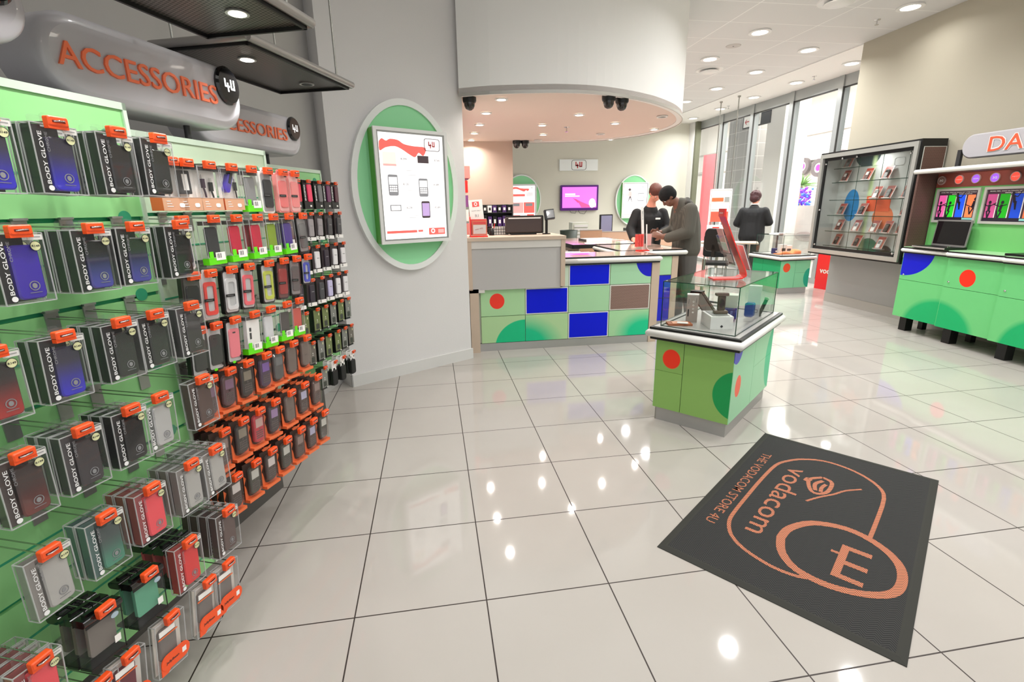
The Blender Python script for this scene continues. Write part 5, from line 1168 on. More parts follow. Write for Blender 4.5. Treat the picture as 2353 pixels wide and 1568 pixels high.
MB().prism(rr(.085, .02, .006, 3, 0, .13), -.014, .016, MATS['phone_taupe'], ch=.003).build('head', t)
t = thing('security_bracket', 'silver angled security bracket behind the grey phone in the showcase', 'bracket', IS(-.02, -.06, zt), IR)
MB().at(T(0, 0, .02) @ RY(-38)).b2(-.03, .03, -.035, .0, 0, .19, mat('bracket_silver', 'B9B4AE', .25, .6)).b2(.03, .036, -.036, .001, 0, .19, MATS['phone_frame']).b2(-.036, -.03, -.036, .001, 0, .19, MATS['phone_frame']).build('arm', t)
MB().at(T(-.13, 0, .185)).b2(-.04, .04, -.04, .02, 0, .014, black).b2(-.05, -.02, -.02, .02, -.03, .0, MATS['leaflet_dark']).build('clip', t)
carton_box('leaflet_pile', 'pile of orange brown leaflets at the left front of the showcase', 'leaflets', -.16, -.34, zt, 35, .16, .09, .012, mat('leaf_rust', 'A8603C', .5), [('top_sheet', MB().b2(-.05, .06, -.04, .03, .012, .016, mat('leaf_peach', 'E0A080', .5)))])
carton_box('pamphlet', 'white folded pamphlet on the rust leaflets in the showcase', 'leaflet', -.13, -.355, zt+.017, 20, .07, .04, .004, paper)
carton_box('phone_box', 'tall white phone box standing at the right of the front showcase', 'box', .165, .20, zt, 10, .08, .05, .225, pw, [('label', MB().b2(.005, .03, -.0262, -.0255, .04, .06, darkg).b2(.008, .027, -.0268, -.0262, .043, .057, paper)), ('lid', MB().b2(-.041, .041, -.026, .026, .17, .23, pw))])
carton_box('phone_box', 'square pale green box behind the tall white box in the showcase', 'box', .02, .08, zt, 15, .13, .10, .17, mat('carton_palegreen', 'CCD8C4', .4), [('blue_foot', MB().b2(-.066, .066, -.051, .051, 0, .08, mat('carton_blue', '1E3F98', .3)))])
carton_box('battery_pack', 'bright blue translucent bottle shaped pack beside the tall white box', 'box', .185, .03, zt, 0, .055, .04, .02, clear2, [('blue_shell', MB().prism(rr(.058, .10, .014, 4, 0, .085), -.022, .022, mat('shell_blue', '1550B0', .25, coat=.5), ch=.004))])
carton_box('phone_box', 'small navy box with vertical white lettering in the middle of the showcase', 'box', .06, -.02, zt, 20, .085, .05, .085, mat('carton_navy', '241F66', .35), [('lettering', MB().text('ELITE', .02, -.0262, .045, .014, mat('letter_paleblue', '8FA0E0', .4), w=.06, rot=90))])
carton_box('slim_phone', 'slim dark green handset leaning on the right glass of the showcase', 'phone', .19, .26, zt, 0, .03, .03, .006, darkg, [('handset', MB().at(RY(18)).prism(rr(.024, .14, .008, 4, 0, .07), -.006, .006, mat('handset_green', '12301C', .2, coat=.5))), ('screen_tip', MB().at(RY(18)).prism(rr(.03, .016, .006, 3, .0, .14), -.008, .008, mat('tip_green', '7FBF8C', .4)))])
# contents of the far showcase
def IS2(x, y, z):
    a = math.radians(-88); return Vector((IC2.x+x*math.cos(a)-y*math.sin(a), IC2.y+x*math.sin(a)+y*math.cos(a), z))
for k, (x, y, sx, sy, sz, c, lab, nm2, cat) in enumerate([(-.12, -.02, .12, .06, .13, paper, 'white carton at the left inside the far showcase', 'phone_box', 'box'), (.06, .06, .12, .08, .16, pw, 'tall white carton at the back of the far showcase', 'phone_box', 'box'), (.12, -.02, .10, .08, .09, MATS['carton_navy'], 'small navy carton inside the far showcase', 'phone_box', 'box'), (-.1, -.2, .14, .08, .05, paper, 'low white device box at the left front of the far showcase', 'phone_box', 'box')]):
    o = MB().b2(-sx/2, sx/2, -sy/2, sy/2, 0, sz, c).b2(-sx*.3, sx*.3, -sy/2-.001, -sy/2, sz*.3, sz*.6, darkg if c is not MATS['carton_navy'] else paper).build(nm2, None, IS2(y, -x, .6455), 2); tag(o, lab, cat)
m = MB(); V = []; Fc = []
for i in range(13):
    for j in range(6):
        u, v = i/12, j/5; V.append(((u-.5)*.42, (v-.5)*.14, .012+.05*max(0, math.sin(u*3.1))*(1-v)*(.5+.5*math.sin(7*u+3*v))+.06*(u > .7)*(1-abs(v-.5))))
for i in range(12):
    for j in range(5): Fc.append((i*6+j, i*6+6+j, i*6+7+j, i*6+j+1))
V2 = [(x, y, .001) for x, y, z in V]; n = len(V)
Fc2 = [tuple(n+q for q in f[::-1]) for f in Fc]
B_ = [i*6 for i in range(13)]+[72+j for j in range(1, 6)]+[i*6+5 for i in range(11, -1, -1)]+[j for j in range(4, 0, -1)]
Fs = [(B_[i], n+B_[i], n+B_[(i+1) % len(B_)], B_[(i+1) % len(B_)]) for i in range(len(B_))]
m.add(V+V2, Fc+Fc2+Fs, mat('orange_cloth', 'FF8A52', .8), True)
tag(m.build('orange_cloth', None, IS2(.12, .0, .6455), 0), 'crumpled orange cloth draped inside the far showcase', 'cloth')
flat('booklet', 'white booklets lying on the glass top of the far showcase', 'booklet', *IS2(-.05, -.1, .9705), 20, .22, .15, .02, paper, lambda m: m.b2(-.06, .05, -.077, -.075, .004, .016, mat('booklet_brown', '7A4A3A', .5)))

# ---------------------------------------------------------------- wall display case with handsets
frame_s = mat('case_frame_silver', 'C4C4BE', .3, .5)
s0, s1, dz0, dz1, D0 = -.07, 1.58, .745, 2.175, .33
t = thing('wall_display_case', 'large glazed wall case full of phones in a silver and black frame', 'display case', RW(0, 0), RZA)
def FR(a, x0=s0, x1=s1, z0=dz0, z1=dz1): return [(x0+a, z0+a), (x1-a, z0+a), (x1-a, z1-a), (x0+a, z1-a)]
MB().ring(FR(0), FR(.035), -D0, -.02, black).ring(FR(.0), FR(.03), -D0-.006, -D0, black).build('outer_frame', t)
MB().ring(FR(.022), FR(.075), -D0-.03, -D0+.01, frame_s).build('silver_frame', t)
MB().ring(FR(.075), FR(.115), -D0+.004, -D0+.02, black).build('inner_frame', t)
casebk = mat_dots('case_back', 'C6C8C6', [('3A4A4E', .45, 2.12, .22, .17, .01), ('E07A50', .86, 1.28, .17, .15, .01), ('2A6E58', .70, .84, .18, .16, .02), ('3A3E40', .98, .80, .14, .12, .05), ('C6DCA8', .58, 1.5, .035, .9, .6), ('C6DCA8', 1.3, 1.6, .04, .9, .6), ('1E7FC0', .28, 1.44, .14, .22, .01), ('1E7FC0', 1.52, 1.72, .22, .24, .01)])
MB().b2(s0+.03, s1-.03, -.03, -.01, dz0+.03, dz1-.03, casebk).b2(.55, .95, -.034, -.03, 1.36, 1.56, mat('case_orange_bar', 'E8623A', .5)).build('back_panel', t)
MB().b2(.57, .61, -.036, -.034, 1.42, 1.5, redp).ring(rr(.16, .1, .03, 4, .98, 1.98), rr(.15, .09, .025, 4, .98, 1.98), -.036, -.034, mat('pale_mark', 'B0B0B0', .5)).build('back_print', t)
o = MB().b2(.03, .30, -.002, .002, dz0+.09, dz1-.09, mat_perf('perforated_brown', '8A6A60', '3E2A26', .012)).b2(.024, .03, -.004, .002, dz0+.084, dz1-.084, cream_e).b2(.30, .306, -.004, .002, dz0+.084, dz1-.084, cream_e).b2(.024, .306, -.004, .002, dz1-.09, dz1-.084, cream_e).build('side_panel', t)
o.location = (s1+.001, -D0, 0); o.rotation_euler = (0, 0, PI/2)
MB().ring(FR(.035), FR(.045), -D0+.02, -.03, mat('case_liner_grey', 'BDBDBA', .5)).build('liner', t)
m = MB(); 
for s_ in (.42, .82, 1.22): m.b2(s_-.002, s_+.002, -.12, -.115, dz0+.05, dz1-.05, glassedge)
m.build('shelf_dividers', t)
shz = [.865, 1.075, 1.30, 1.515, 1.76, 1.95]
for z, a, b in zip(shz, (.05, .05, .05, .05, .05, .05), (1.5, 1.5, 1.5, 1.5, 1.5, .75)):
    MB().b2(a, b, -.20, -.04, z-.003, z+.003, glassm).b2(a, b, -.202, -.198, z-.004, z+.004, glassedge).build('glass_shelf', t)
MB().b2(s0+.1, .42, -D0+.012, -D0+.018, dz0+.1, dz1-.1, glassm).b2(.42, s1-.1, -D0+.020, -D0+.026, dz0+.1, dz1-.1, glassm).build('sliding_glass', t)
for x, z in ((.05, 2.02), (.05, 1.38), (.05, .88), (s1-.13, 2.03), (s1-.13, .86), (.36, 2.07), (.62, 2.07)):
    MB().at(T(x, -D0, z) @ RX(90)).lathe([(.013, .0), (.013, .012), (.009, .015)], chrome, 14).build('glass_stud', t)
for z in (dz0, ): pass
lamp('case_fill', (.75, -.2, dz1-.06), 3.0, .12, t, 170)  # added lamp that brightens the inside of the case
def mk_display(ph, bigcard=True):
    t = thing('display_handset', 'x', 'phone')
    M_ = RX(-24) @ Matrix.Scale(1.25, 4)
    MB().at(M_).b2(-.045, .045, 0, .004, 0, .14, mat('stand_copper', 'B0685C', .4)).b2(-.045, .045, -.02, .0, 0, .006, mat('stand_silver', 'CFC4C0', .3, .3)).b2(-.04, .04, -.001, 0, .115, .136, mat('stand_red', '9A3A30', .4)).b2(.043, .047, -.003, .003, 0, .14, MATS['stand_silver']).build('sloped_stand', t)
    MB().b2(-.045, .045, -.01, .075, -.001, .003, MATS['stand_silver']).build('foot', t)
    q = MB().at(M_ @ T(0, 0, .012)).prism(rr(.042, .09, .010, 4, 0, .045), -.016, -.002, ph[0], ch=.002).build('handset', t)
    MB().at(M_ @ T(0, 0, .012)).b2(-.015, .015, -.0175, -.016, .045, .08, ph[1]).build('screen', q)
    return t
kinds = [(mat('hs_black', '1A1616', .25, coat=.4), mat('hs_scr_dark', '5A5452', .2)), (mat('hs_white', 'E8E4E2', .25, coat=.4), mat('hs_scr_grey', '8A8684', .2)), (mat('hs_brown', '4A2A24', .3), mat('hs_scr_pale', 'D8D0CC', .2)), (mat('hs_grey', '6A6664', .3), mat('hs_scr_mid', '3A3634', .2))]
kn = ['black', 'white', 'brown', 'grey']
HP = [None]*4
pos = [(0, .12, 3, 2), (0, .44, 0, 2), (0, .80, 1, 3), (0, 1.1, 1, 0)]
items = [(.868, [(.20, 0), (.58, 0), (.98, 1)]), (1.078, [(.20, 2), (.53, 1), (.84, 1), (1.05, 0), (1.27, 2)]), (1.303, [(.20, 3), (.58, 0), (1.28, 0)]), (1.518, [(.78, 1), (.98, 3), (1.25, 0)]), (1.763, [(.18, 2), (.58, 2), (.90, 3)]), (1.953, [(.20, 3)])]
sn = ['bottom', 'second lowest', 'third lowest', 'middle', 'second highest', 'top']
items[0] = (.868, items[0][1])
for r, (z, row) in enumerate(items):
    z = [.775, 1.078, 1.303, 1.518, 1.763, 1.953][r] if r else .869
    for c, (s_, k) in enumerate(row):
        lab = '%s handset on a sloped stand, %s shelf of wall case, %s from left' % (kn[k], sn[r], ORD[c])
        lab = lab.replace('copper sloped stand', 'sloped stand'); loc = RW(s_, .13, z+.004)
        if HP[k] is None: HP[k] = mk_display(kinds[k]); o = HP[k]; o.location = loc; o.rotation_euler = (0, 0, math.radians(RZA+8)); o['label'] = lab; o['group'] = 'handsets in the wall case'
        else: dup(HP[k], loc, RZA+8, lab, 'handsets in the wall case')

# ---------------------------------------------------------------- data cabinets along the right wall
cg = 'A0DE9E'
gd = mat_dots('cab_a', '70CE80', [('0414D0', 1.80, .95, .38, .30, .003), ('14B46C', 2.35, .10, .42, .34, .08)])
def cabinet(i, sa, sb, off, ds):
    t = thing('data_cabinet', 'green floor cabinet under the laptop shelf, %s' % ['nearest the wall case, with a blue quarter circle', 'second along, with a red dot', 'cut by the right edge of the photo'][i], 'cabinet', RW(0, 0), RZA)
    MB().b2(sa, sb, -off+.02, -.06, .17, .9, mat('cabinet_core', '6FB070', .6)).build('carcass', t)
    for z0, z1, h in ((.17, .60, False), (.604, .91, True)):
        o = MB().b2(sa+.002, sb-.002, -off, -off+.02, z0, z1, ds).build('door', t)
        if h: MB().at(T(sa+.05, -off, .66) @ RX(90)).lathe([(.010, 0), (.009, .008), (.004, .010)], chrome, 12).build('lock', o)
    MB().b2(sa-.002, sa+.002, -off, -.06, .17, .9, mat('cab_side', '70CE80', .35)).build('side_panel', t)
    MB().b2(sa, sb+.004, -off-.03, -.06, .91, .922, black).b2(sa, sb+.004, -off-.03, -.06, .962, .974, black).build('edge_gasket', t)
    P = [(-off-.045+.027*(1-math.sin(PI*k/6)) if False else -off-.02-.026*math.sin(PI*k/6), .922+.04*(1-math.cos(PI*k/6))/2) for k in range(7)]
    m = MB(); V = [(sa-.004, y, z) for y, z in P]+[(sb, y, z) for y, z in P]+[(sa-.004, -.1, .962), (sa-.004, -.1, .922), (sb, -.1, .962), (sb, -.1, .922)]
    m.add(V, [(j, 7+j, 8+j, j+1) for j in range(6)]+[(6, 13, 16, 14), (15, 17, 7, 0), (0, 1, 2, 3, 4, 5, 6, 14, 15), (7, 17, 16, 13, 12, 11, 10, 9, 8)], MATS['edge_silver']); m.build('bullnose_edge', t)
    MB().b2(sa, sb, -off-.02, -.06, .974, .98, mat('cab_top_green', 'A9D4A4', .3)).build('top_panel', t)
    MB().b2(sa+.05, sa+.14, -off+.06, -off+.15, 0, .17, black).build('leg', t)
    MB().b2(sa+.06, sa+.12, -.2, -.14, 0, .17, black).build('leg', t)
    return t
gd2 = mat_dots('cab_b', '70CE80', [('FB321C', 2.61, .72, .082, .088, .004), ('14B46C', 2.35, .10, .42, .34, .08)])
gd3 = mat_dots('cab_c', '70CE80', [('14B46C', 3.35, .10, .30, .34, .08)])
cabinet(0, 1.79, 2.37, .50, gd); cabinet(1, 2.375, 2.96, .535, gd2); cabinet(2, 2.965, 3.6, .57, gd3)
t = thing('poster_hutch', 'tall green hutch with a silver canopy, round 3G badges and posters', 'hutch', RW(0, 0), RZA)
bk = .27
MB().b2(1.80, 3.7, -bk, -bk+.03, .98, 1.80, mat('hutch_green', '76C474', .4)).build('back_panel', t)
MB().b2(1.765, 1.79, -.50, -.0, .98, 1.80, mat_perf('perforated_brown2', '7E625A', '3E2A26', .012)).b2(1.762, 1.765, -.50, 0, .98, 1.80, black).build('side_panel', t)
MB().b2(1.74, 3.7, -.50, -.02, 1.80, 1.815, black).b2(1.76, 3.7, -.46, -.03, 1.772, 1.785, mat('canopy_under', '6A4A44', .5)).build('canopy_board', t)
m = MB(); m.tube([(1.735, -.50, 1.80), (3.7, -.50, 1.80)], .024, MATS['edge_silver'], 14); m.build('bullnose_edge', t)
MB().b2(1.80, 3.7, -bk-.004, -bk, 1.625, 1.772, mat('badge_board', '8A4438', .4)).build('badge_board', t)
lm = mat('badge_glow', 'FF4A3A', .3, emit=.9); lp = mat('badge_violet', '9A5AF0', .3, emit=.7); lg = mat('badge_dull', '8A6A62', .3)
for s_, mm_, txt in ((1.86, lg, '3G'), (2.06, lm, 'super!'), (2.24, lp, 'HSDPA'), (2.43, lp, '3G'), (2.62, lm, 'super!'), (2.80, lm, '3G')):
    o = MB().at(T(0, 0, 0)).ring(ell(.046, .046, 28, s_, 1.70), ell(.040, .040, 28, s_, 1.70), -bk-.018, -bk-.004, mat('badge_rim', 'C8B4B0', .3, .3)).prism(ell(.040, .040, 28, s_, 1.70), -bk-.014, -bk-.004, mm_).build('round_badge', t)
    MB().text(txt, s_, -bk-.0155, 1.70, .022 if len(txt) < 4 else .013, paper, w=.044 if len(txt) < 4 else .06, bold=.03).build('lettering', o)
lamp('hutch_lamp', (2.3, -.36, 1.765), 1.0, .5, t, 160, (1, .8, .75), 'SQUARE')
bars = [('E05AA0', 0), ('1FC11F', 1), ('1450E0', 2), ('F07A4A', 3)]
for k, (a, b, f, lab) in enumerate([(1.835, 2.32, 1.0, 'bright'), (2.36, 2.90, .45, 'dim'), (2.94, 3.45, .45, 'dim')]):
    p = MB().ring([(a, 1.25), (b, 1.25), (b, 1.61), (a, 1.61)], [(a+.025, 1.275), (b-.025, 1.275), (b-.025, 1.585), (a+.025, 1.585)], -bk-.02, -bk, mat('poster_frame', 'CFCFC8', .3, .3)).build('poster_frame', t)
    q = MB(); a += .025; b -= .025; w_ = b-a
    q.b2(a, b, -bk-.006, -bk-.001, 1.275, 1.585, mat('poster_plum', '4A3040', .4))
    for c_, i in bars: q.b2(a+w_*(.03+.245*i), a+w_*(.215+.245*i), -bk-.007, -bk-.006, 1.31, 1.54, mat('bar%d_%s' % (i, lab), c_, .4, emit=.6*(f == 1)))
    for i in range(3): q.b2(a+w_*(.218+.245*i), a+w_*(.236+.245*i), -bk-.007, -bk-.006, 1.31, 1.54, paper)
    q.text('MORE, FEEL, CHAT IN TOUCH WITH THE WORLD', a+w_*.5, -bk-.0075, 1.568, .010, paper, w=w_*.9, bold=.03).text('MESSENGER SPEAKS JUST 4U', a+w_*.6, -bk-.0075, 1.55, .010, paper, w=w_*.5, bold=.03)
    sil = mat('silhouette', '20182A', .5)
    for i, (px, ln_) in enumerate(((.1, 0), (.3, 15), (.6, -30), (.88, 25))):
        q.M = T(a+w_*px, -bk-.0085, 1.30+.09*(i == 2)+.04*(i == 3)) @ RY(ln_*.5)
        q.b2(-.012, .012, 0, .001, .07, .14, sil).prism(ell(.014, .017, 12, 0, .16), 0, .001, sil).at(q.M @ RY(12)).b2(-.008, .006, 0, .001, 0, .08, sil); q.M = T(a+w_*px, -bk-.0085, 1.30+.09*(i == 2)+.04*(i == 3)) @ RY(-14); q.b2(-.006, .008, 0, .001, 0, .08, sil)
        q.M = T(a+w_*px, -bk-.0085, 1.42+.09*(i == 2)) @ RY(60+ln_); q.b2(-.004, .004, 0, .001, 0, .07, sil); q.M = T(a+w_*px, -bk-.0085, 1.42+.09*(i == 2)) @ RY(-70); q.b2(-.004, .004, 0, .001, 0, .07, sil)
    q.M = I4; q.b2(a+w_*.72, a+w_*.98, -bk-.0085, -bk-.007, 1.285, 1.305, mat('poster_aqua', '8FD8D4', .4)); q.b2(a, b, -bk-.0083, -bk-.007, 1.275, 1.31, sil)
    q.build('printed_poster', p)
for s_ in (2.05, 2.9): MB().b2(s_-.02, s_+.02, -.34, -.31, 1.815, 2.0, darkg).build('sign_post', t)
t = thing('hanging_sign', 'grey rounded DATA sign above the poster hutch at the right edge', 'sign', RW(2.70, .32, 2.02), RZA)
m = MB(); m.prism(rr(1.25, .235, .112, 12), -.03, .03, greyp, True, ch=.012); m.build('shell', t)
MB().text('DATA', -.03, -.034, 0.0, .150, white, w=.64, bold=.05).build('letter_outline', t)
MB().at(I4).text('DATA', -.03, -.037, 0.0, .138, mat('data_orange', 'F2603C', .4), w=.62, bold=.0, ext=.01).build('raised_lettering', t)
t = thing('laptop', 'open black laptop on the first green cabinet', 'laptop', RW(2.14, .44, .981), RZA-4); t.scale = (1.1, 1.0, 1.12)
MB().b2(-.19, .19, -.12, .12, 0, .02, black).b2(-.195, -.19, -.12, .12, .0, .02, silver).b2(-.19, .19, -.123, -.12, .004, .018, silver).build('keyboard_base', t)
q = MB().at(T(0, .095, .02) @ RX(-5)).prism(rr(.38, .25, .01, 3, 0, .125), 0, .012, mat('lid_grey', '8E8C8A', .35, .3)).b2(-.178, .178, -.002, 0, .018, .235, mat('laptop_screen', '0E0A12', .08, coat=.7)); q.build('screen_lid', t)
t = thing('security_clip', 'small chrome security clip at the corner of the black laptop', 'clip', RW(2.30, .5, .981), RZA)
MB().b2(-.02, .02, -.006, .006, .03, .034, chrome).b2(-.002, .002, -.006, .006, 0, .03, chrome).b2(-.012, -.008, -.006, .006, .0, .03, chrome).build('clip', t)
t = thing('laptop', 'second dark laptop partly cut by the right edge of the photo', 'laptop', RW(3.12, .45, .981), RZA-4)
MB().b2(-.19, .19, -.12, .12, 0, .02, black).build('keyboard_base', t); MB().at(T(0, .095, .02) @ RX(-5)).prism(rr(.38, .25, .01, 3, 0, .125), 0, .012, MATS['lid_grey']).b2(-.178, .178, -.002, 0, .018, .235, MATS['laptop_screen']).build('screen_lid', t)

# ---------------------------------------------------------------- floor mat
def mat_rubber():
    m, t, p = newm('mat_rubber'); p.inputs['Roughness'].default_value = .8; p.inputs['Specular IOR Level'].default_value = .2
    tc = t.n('TexCoord'); sp = t.n('SeparateXYZ'); t.l(tc.outputs['Object'], sp.inputs[0])
    zig = t.math('PINGPONG', t.math('ADD', sp.outputs[1], 5.0), .022)
    ph = t.math('FRACT', t.math('DIVIDE', t.math('ADD', t.math('ADD', sp.outputs[0], 5.0), zig), .0115))
    f = t.math('LESS_THAN', ph, .45)
    t.l(t.mix(f, rgb('3D3D3C'), rgb('252525')), p.inputs['Base Color'])
    b = t.n('Bump'); b.inputs['Strength'].default_value = .8; b.inputs['Distance'].default_value = .002; t.l(t.math('SUBTRACT', 1.0, f), b.inputs['Height']); t.l(b.outputs[0], p.inputs['Normal'])
    m2, t2, p2 = newm('mat_orange_print'); p2.inputs['Roughness'].default_value = .7
    tc = t2.n('TexCoord'); sp = t2.n('SeparateXYZ'); t2.l(tc.outputs['Object'], sp.inputs[0])
    zig = t2.math('PINGPONG', t2.math('ADD', sp.outputs[1], 5.0), .022)
    ph = t2.math('FRACT', t2.math('DIVIDE', t2.math('ADD', t2.math('ADD', sp.outputs[0], 5.0), zig), .0115))
    t2.l(t2.mix(t2.math('LESS_THAN', ph, .4), rgb('CE7A52'), rgb('40302A')), p2.inputs['Base Color'])
    return m, m2
mr1, mr2 = mat_rubber()
t = thing('floor_mat', 'dark rubber floor mat with orange lettering lying on the tiles', 'mat', (1.793, 1.869, 0), -142.16)
hx, hy = .762, .444
MB().b2(-hx+.03, hx-.03, -hy+.03, hy-.03, .001, .008, mr1).build('ribbed_field', t)
MB().trim(hx, hy, [(0, .0005), (0, .003), (-.025, .0085), (-.034, .0085), (-.034, .001)], mat('mat_border', '383834', .8, spec=.2)).build('border', t)
m = MB()
def ribbon(P, w, z=.0088, closed=False):
    n = len(P); V = []
    for i in range(n):
        a = Vector(P[i-1] if (i or closed) else P[0]); b = Vector(P[(i+1) % n] if (i < n-1 or closed) else P[-1]); d = (b-a).normalized()
        V += [(P[i][0]-d.y*w/2, P[i][1]+d.x*w/2, z), (P[i][0]+d.y*w/2, P[i][1]-d.x*w/2, z)]
    return V, [(2*i, 2*i+1, (2*i+3) % (2*n), (2*i+2) % (2*n)) for i in range(n if closed else n-1)]
P = smooth_curve([(.1,.246),(-.066,.25),(-.344,.249),(-.459,.213),(-.541,.126),(-.579,.031),(-.58,-.071),(-.524,-.165),(-.443,-.226),(-.345,-.263),(-.139,-.276),(.065,-.279),(.263,-.279),(.365,-.271),(.452,-.236),(.511,-.178),(.546,-.102),(.565,-.015),(.557,.065),(.527,.12)], 3)
V, Fc = ribbon(P, .018); m.add(V, Fc, mr2)
P = smooth_curve([(.336,-.052),(.236,-.04),(.121,.03),(.067,.157),(.102,.278),(.187,.359),(.293,.386),(.404,.371),(.481,.299),(.529,.179),(.515,.055),(.439,-.02),(.336,-.052)], 4)[:-1]
V, Fc = ribbon(P, .036, .0089, True); m.add(V, Fc, mr2)
m.build('orange_outline', t)
m = MB()
for a, b, c_, d_ in ((.205, .455, .165, .195), (.205, .235, .195, .275), (.320, .350, .195, .275), (.425, .455, .195, .275), (.275, .292, .135, .165)): m.b2(a, b, c_, d_, .0085, .0089, mr2)
m.build('shop_mark', t)
m = MB()
def ftext(m, s, cx, cy_, h, w):
    V, Fc, tw, th = text_geo(s, .004, 0); m.at(T(cx, cy_, .0089) @ Matrix.Diagonal((w/tw, h/th, 1, 1))); m.add(V, Fc, mr2); m.M = I4
ftext(m, 'vodacom', .0, -.145, .105, .76); m.build('lettering', t)
m = MB(); ftext(m, 'THE VODACOM STORE 4U', -.01, -.338, .048, .89); m.build('lettering', t)
m = MB()
for P, w in (([(-.37, -.03), (-.30, -.08), (-.20, -.055), (-.17, -.02), (-.22, .02), (-.34, .02), (-.37, -.03)], .02), ([(-.33, -.02), (-.27, -.045), (-.20, -.03)], .02), ([(-.06, -.04), (-.14, .0), (-.22, .05), (-.30, .09), (-.37, .15)], .012), ([(-.27, -.097), (-.31, -.09), (-.29, -.07)], .016), ([(-.30, .0), (-.25, -.01), (-.2, -.005)], .018)):
    zz = globals().get('zz', .0088)+.0001; V, Fc = ribbon(smooth_curve(P, 4), w, zz); m.add(V, Fc, mr2)
m.build('swirl_emblem', t)

# ---------------------------------------------------------------- by the window: leaflet stand, table, chairs
t = thing('poster_stand', 'white framed leaflet and poster stand on two posts near the window', 'poster stand', (5.83, 9.54, 0), -30); t.scale = (1.09, 1.09, 1.015)
MB().b2(-.19, -.17, 0, .03, 0, 1.76, white).b2(.17, .19, 0, .03, 0, 1.76, white).b2(-.19, .19, 0, .03, 1.74, 1.76, white).b2(-.22, .22, -.15, .17, 0, .02, white).build('frame', t)
MB().b2(-.165, .165, .005, .02, 1.12, 1.74, mat('stand_sheet', 'E4E6E2', .4)).build('sheet', t)
MB().b2(-.15, .15, .0, .005, 1.12, 1.32, mat('stand_photo', 'D0604A', .5)).b2(-.15, .05, 0, .005, 1.52, 1.59, orangec).b2(.07, .15, 0, .005, 1.51, 1.6, mat('stand_grey', '9AA09C', .5)).b2(-.15, .15, 0, .005, 1.36, 1.46, mat('stand_blue', 'D4DEE2', .5)).build('printed_poster', t)
MB().b2(-.2, .2, -.06, 0, .94, 1.06, paper).b2(-.1, .02, -.062, -.06, 1.0, 1.02, redp).build('leaflet_tray', t)
for k, (x, y) in enumerate([(6.2, 10.46), (6.25, 9.9)]):
    t = thing('ceiling_rod', 'thin steel rod from the ceiling by the window, %s of two' % ['left', 'right'][k], 'rod', (x, y, 0), 0, 'thin ceiling rods')
    MB().cyl((0, 0, .02), (0, 0, 3.585), .012, steel, 8).build('rod', t); MB().lathe([(.05, 0), (.05, .02)], steel, 14).lathe([(.03, 3.56), (.03, 3.585)], steel, 12).build('flange', t)
t = thing('meeting_table', 'pale wood topped table on a steel column near the window', 'table', (5.68, 8.86, 0), -32)
MB().b2(-.5, .5, -.25, .25, .755, .78, wood).build('table_top', t); MB().cyl((-.2, 0, .02), (-.2, 0, .755), .03, steel, 12).lathe([(.22, 0), (.22, .02)], steel, 20, -.2, 0).build('pedestal', t); MB().cyl((.35, 0, .02), (.35, 0, .755), .025, steel, 12).build('leg', t)
def chair2(label, loc, rz):
    t = thing('visitor_chair', label, 'chair', loc, rz)
    MB().prism(rr(.44, .42, .06, 5, 0, .74), 0, .05, black, ch=.012).build('backrest', t)
    MB().b2(-.22, .22, -.44, 0, .42, .47, black).build('seat', t)
    for x, y in ((-.2, -.4), (.2, -.4), (-.2, .02), (.2, .02)): MB().cyl((x, y, 0), (x*.95, y, .44 if y < 0 else .6), .012, steel, 8).build('leg', t)
    return t
chair2('black visitor chair in front of the pale window table', (5.22, 8.55, 0), -30)
t = thing('counter_stool', 'tall black stool with a curved back behind the man in grey', 'stool', (3.98, 6.8, 0), -75)
MB().prism(rr(.40, .34, .09, 6, 0, .97), .16, .20, black, ch=.012).build('backrest', t)
MB().at(RX(90)).prism(rr(.42, .40, .1, 6), -.76, -.70, black).build('seat', t); MB().b2(-.03, .03, .16, .19, .72, .9, black).build('back_bracket', t)
MB().cyl((0, 0, .05), (0, 0, .7), .025, steel, 12).build('column', t)
m = MB()
for i in range(5): a = 2*PI*i/5; m.cyl((0, 0, .08), (.27*math.cos(a), .27*math.sin(a), .03), .016, black)
m.build('star_base', t); MB().tube([(.16*math.cos(a), .16*math.sin(a), .32) for a in [i*2*PI/16 for i in range(16)]], .009, steel, 6, True).build('foot_ring', t)

# ================================================================ PEOPLE
def capsules(segs, extra=None):
    """segments ((p, r), (q, r2)): tapered limbs with round ends, later fused into one skin"""
    m = MB(); sk = MATS['skin']
    for a, ra, b, rb in segs:
        m.cyl(a, b, ra, sk, 14, rb); m.sph(a, ra, sk, 14, 10); m.sph(b, rb, sk, 14, 10)
    if extra: extra(m)
    return m
def fuse(m, name, material, vox, parent, smooth=6):
    o = m.build(name, parent)
    o.data.materials.clear(); o.data.materials.append(material)
    o.data.polygons.foreach_set('material_index', [0]*len(o.data.polygons))
    r = o.modifiers.new('r', 'REMESH'); r.mode = 'VOXEL'; r.voxel_size = vox; r.use_smooth_shade = True
    s = o.modifiers.new('s', 'SMOOTH'); s.iterations = smooth; s.factor = .5
    return o
mat('skin', 'E8A088', .5); skin_m = MATS['skin']; skin_d = mat('skin_brown', '7A5242', .5)
def chain(P):
    return [(P[i][0], P[i][1], P[i+1][0], P[i+1][1]) for i in range(len(P)-1)]
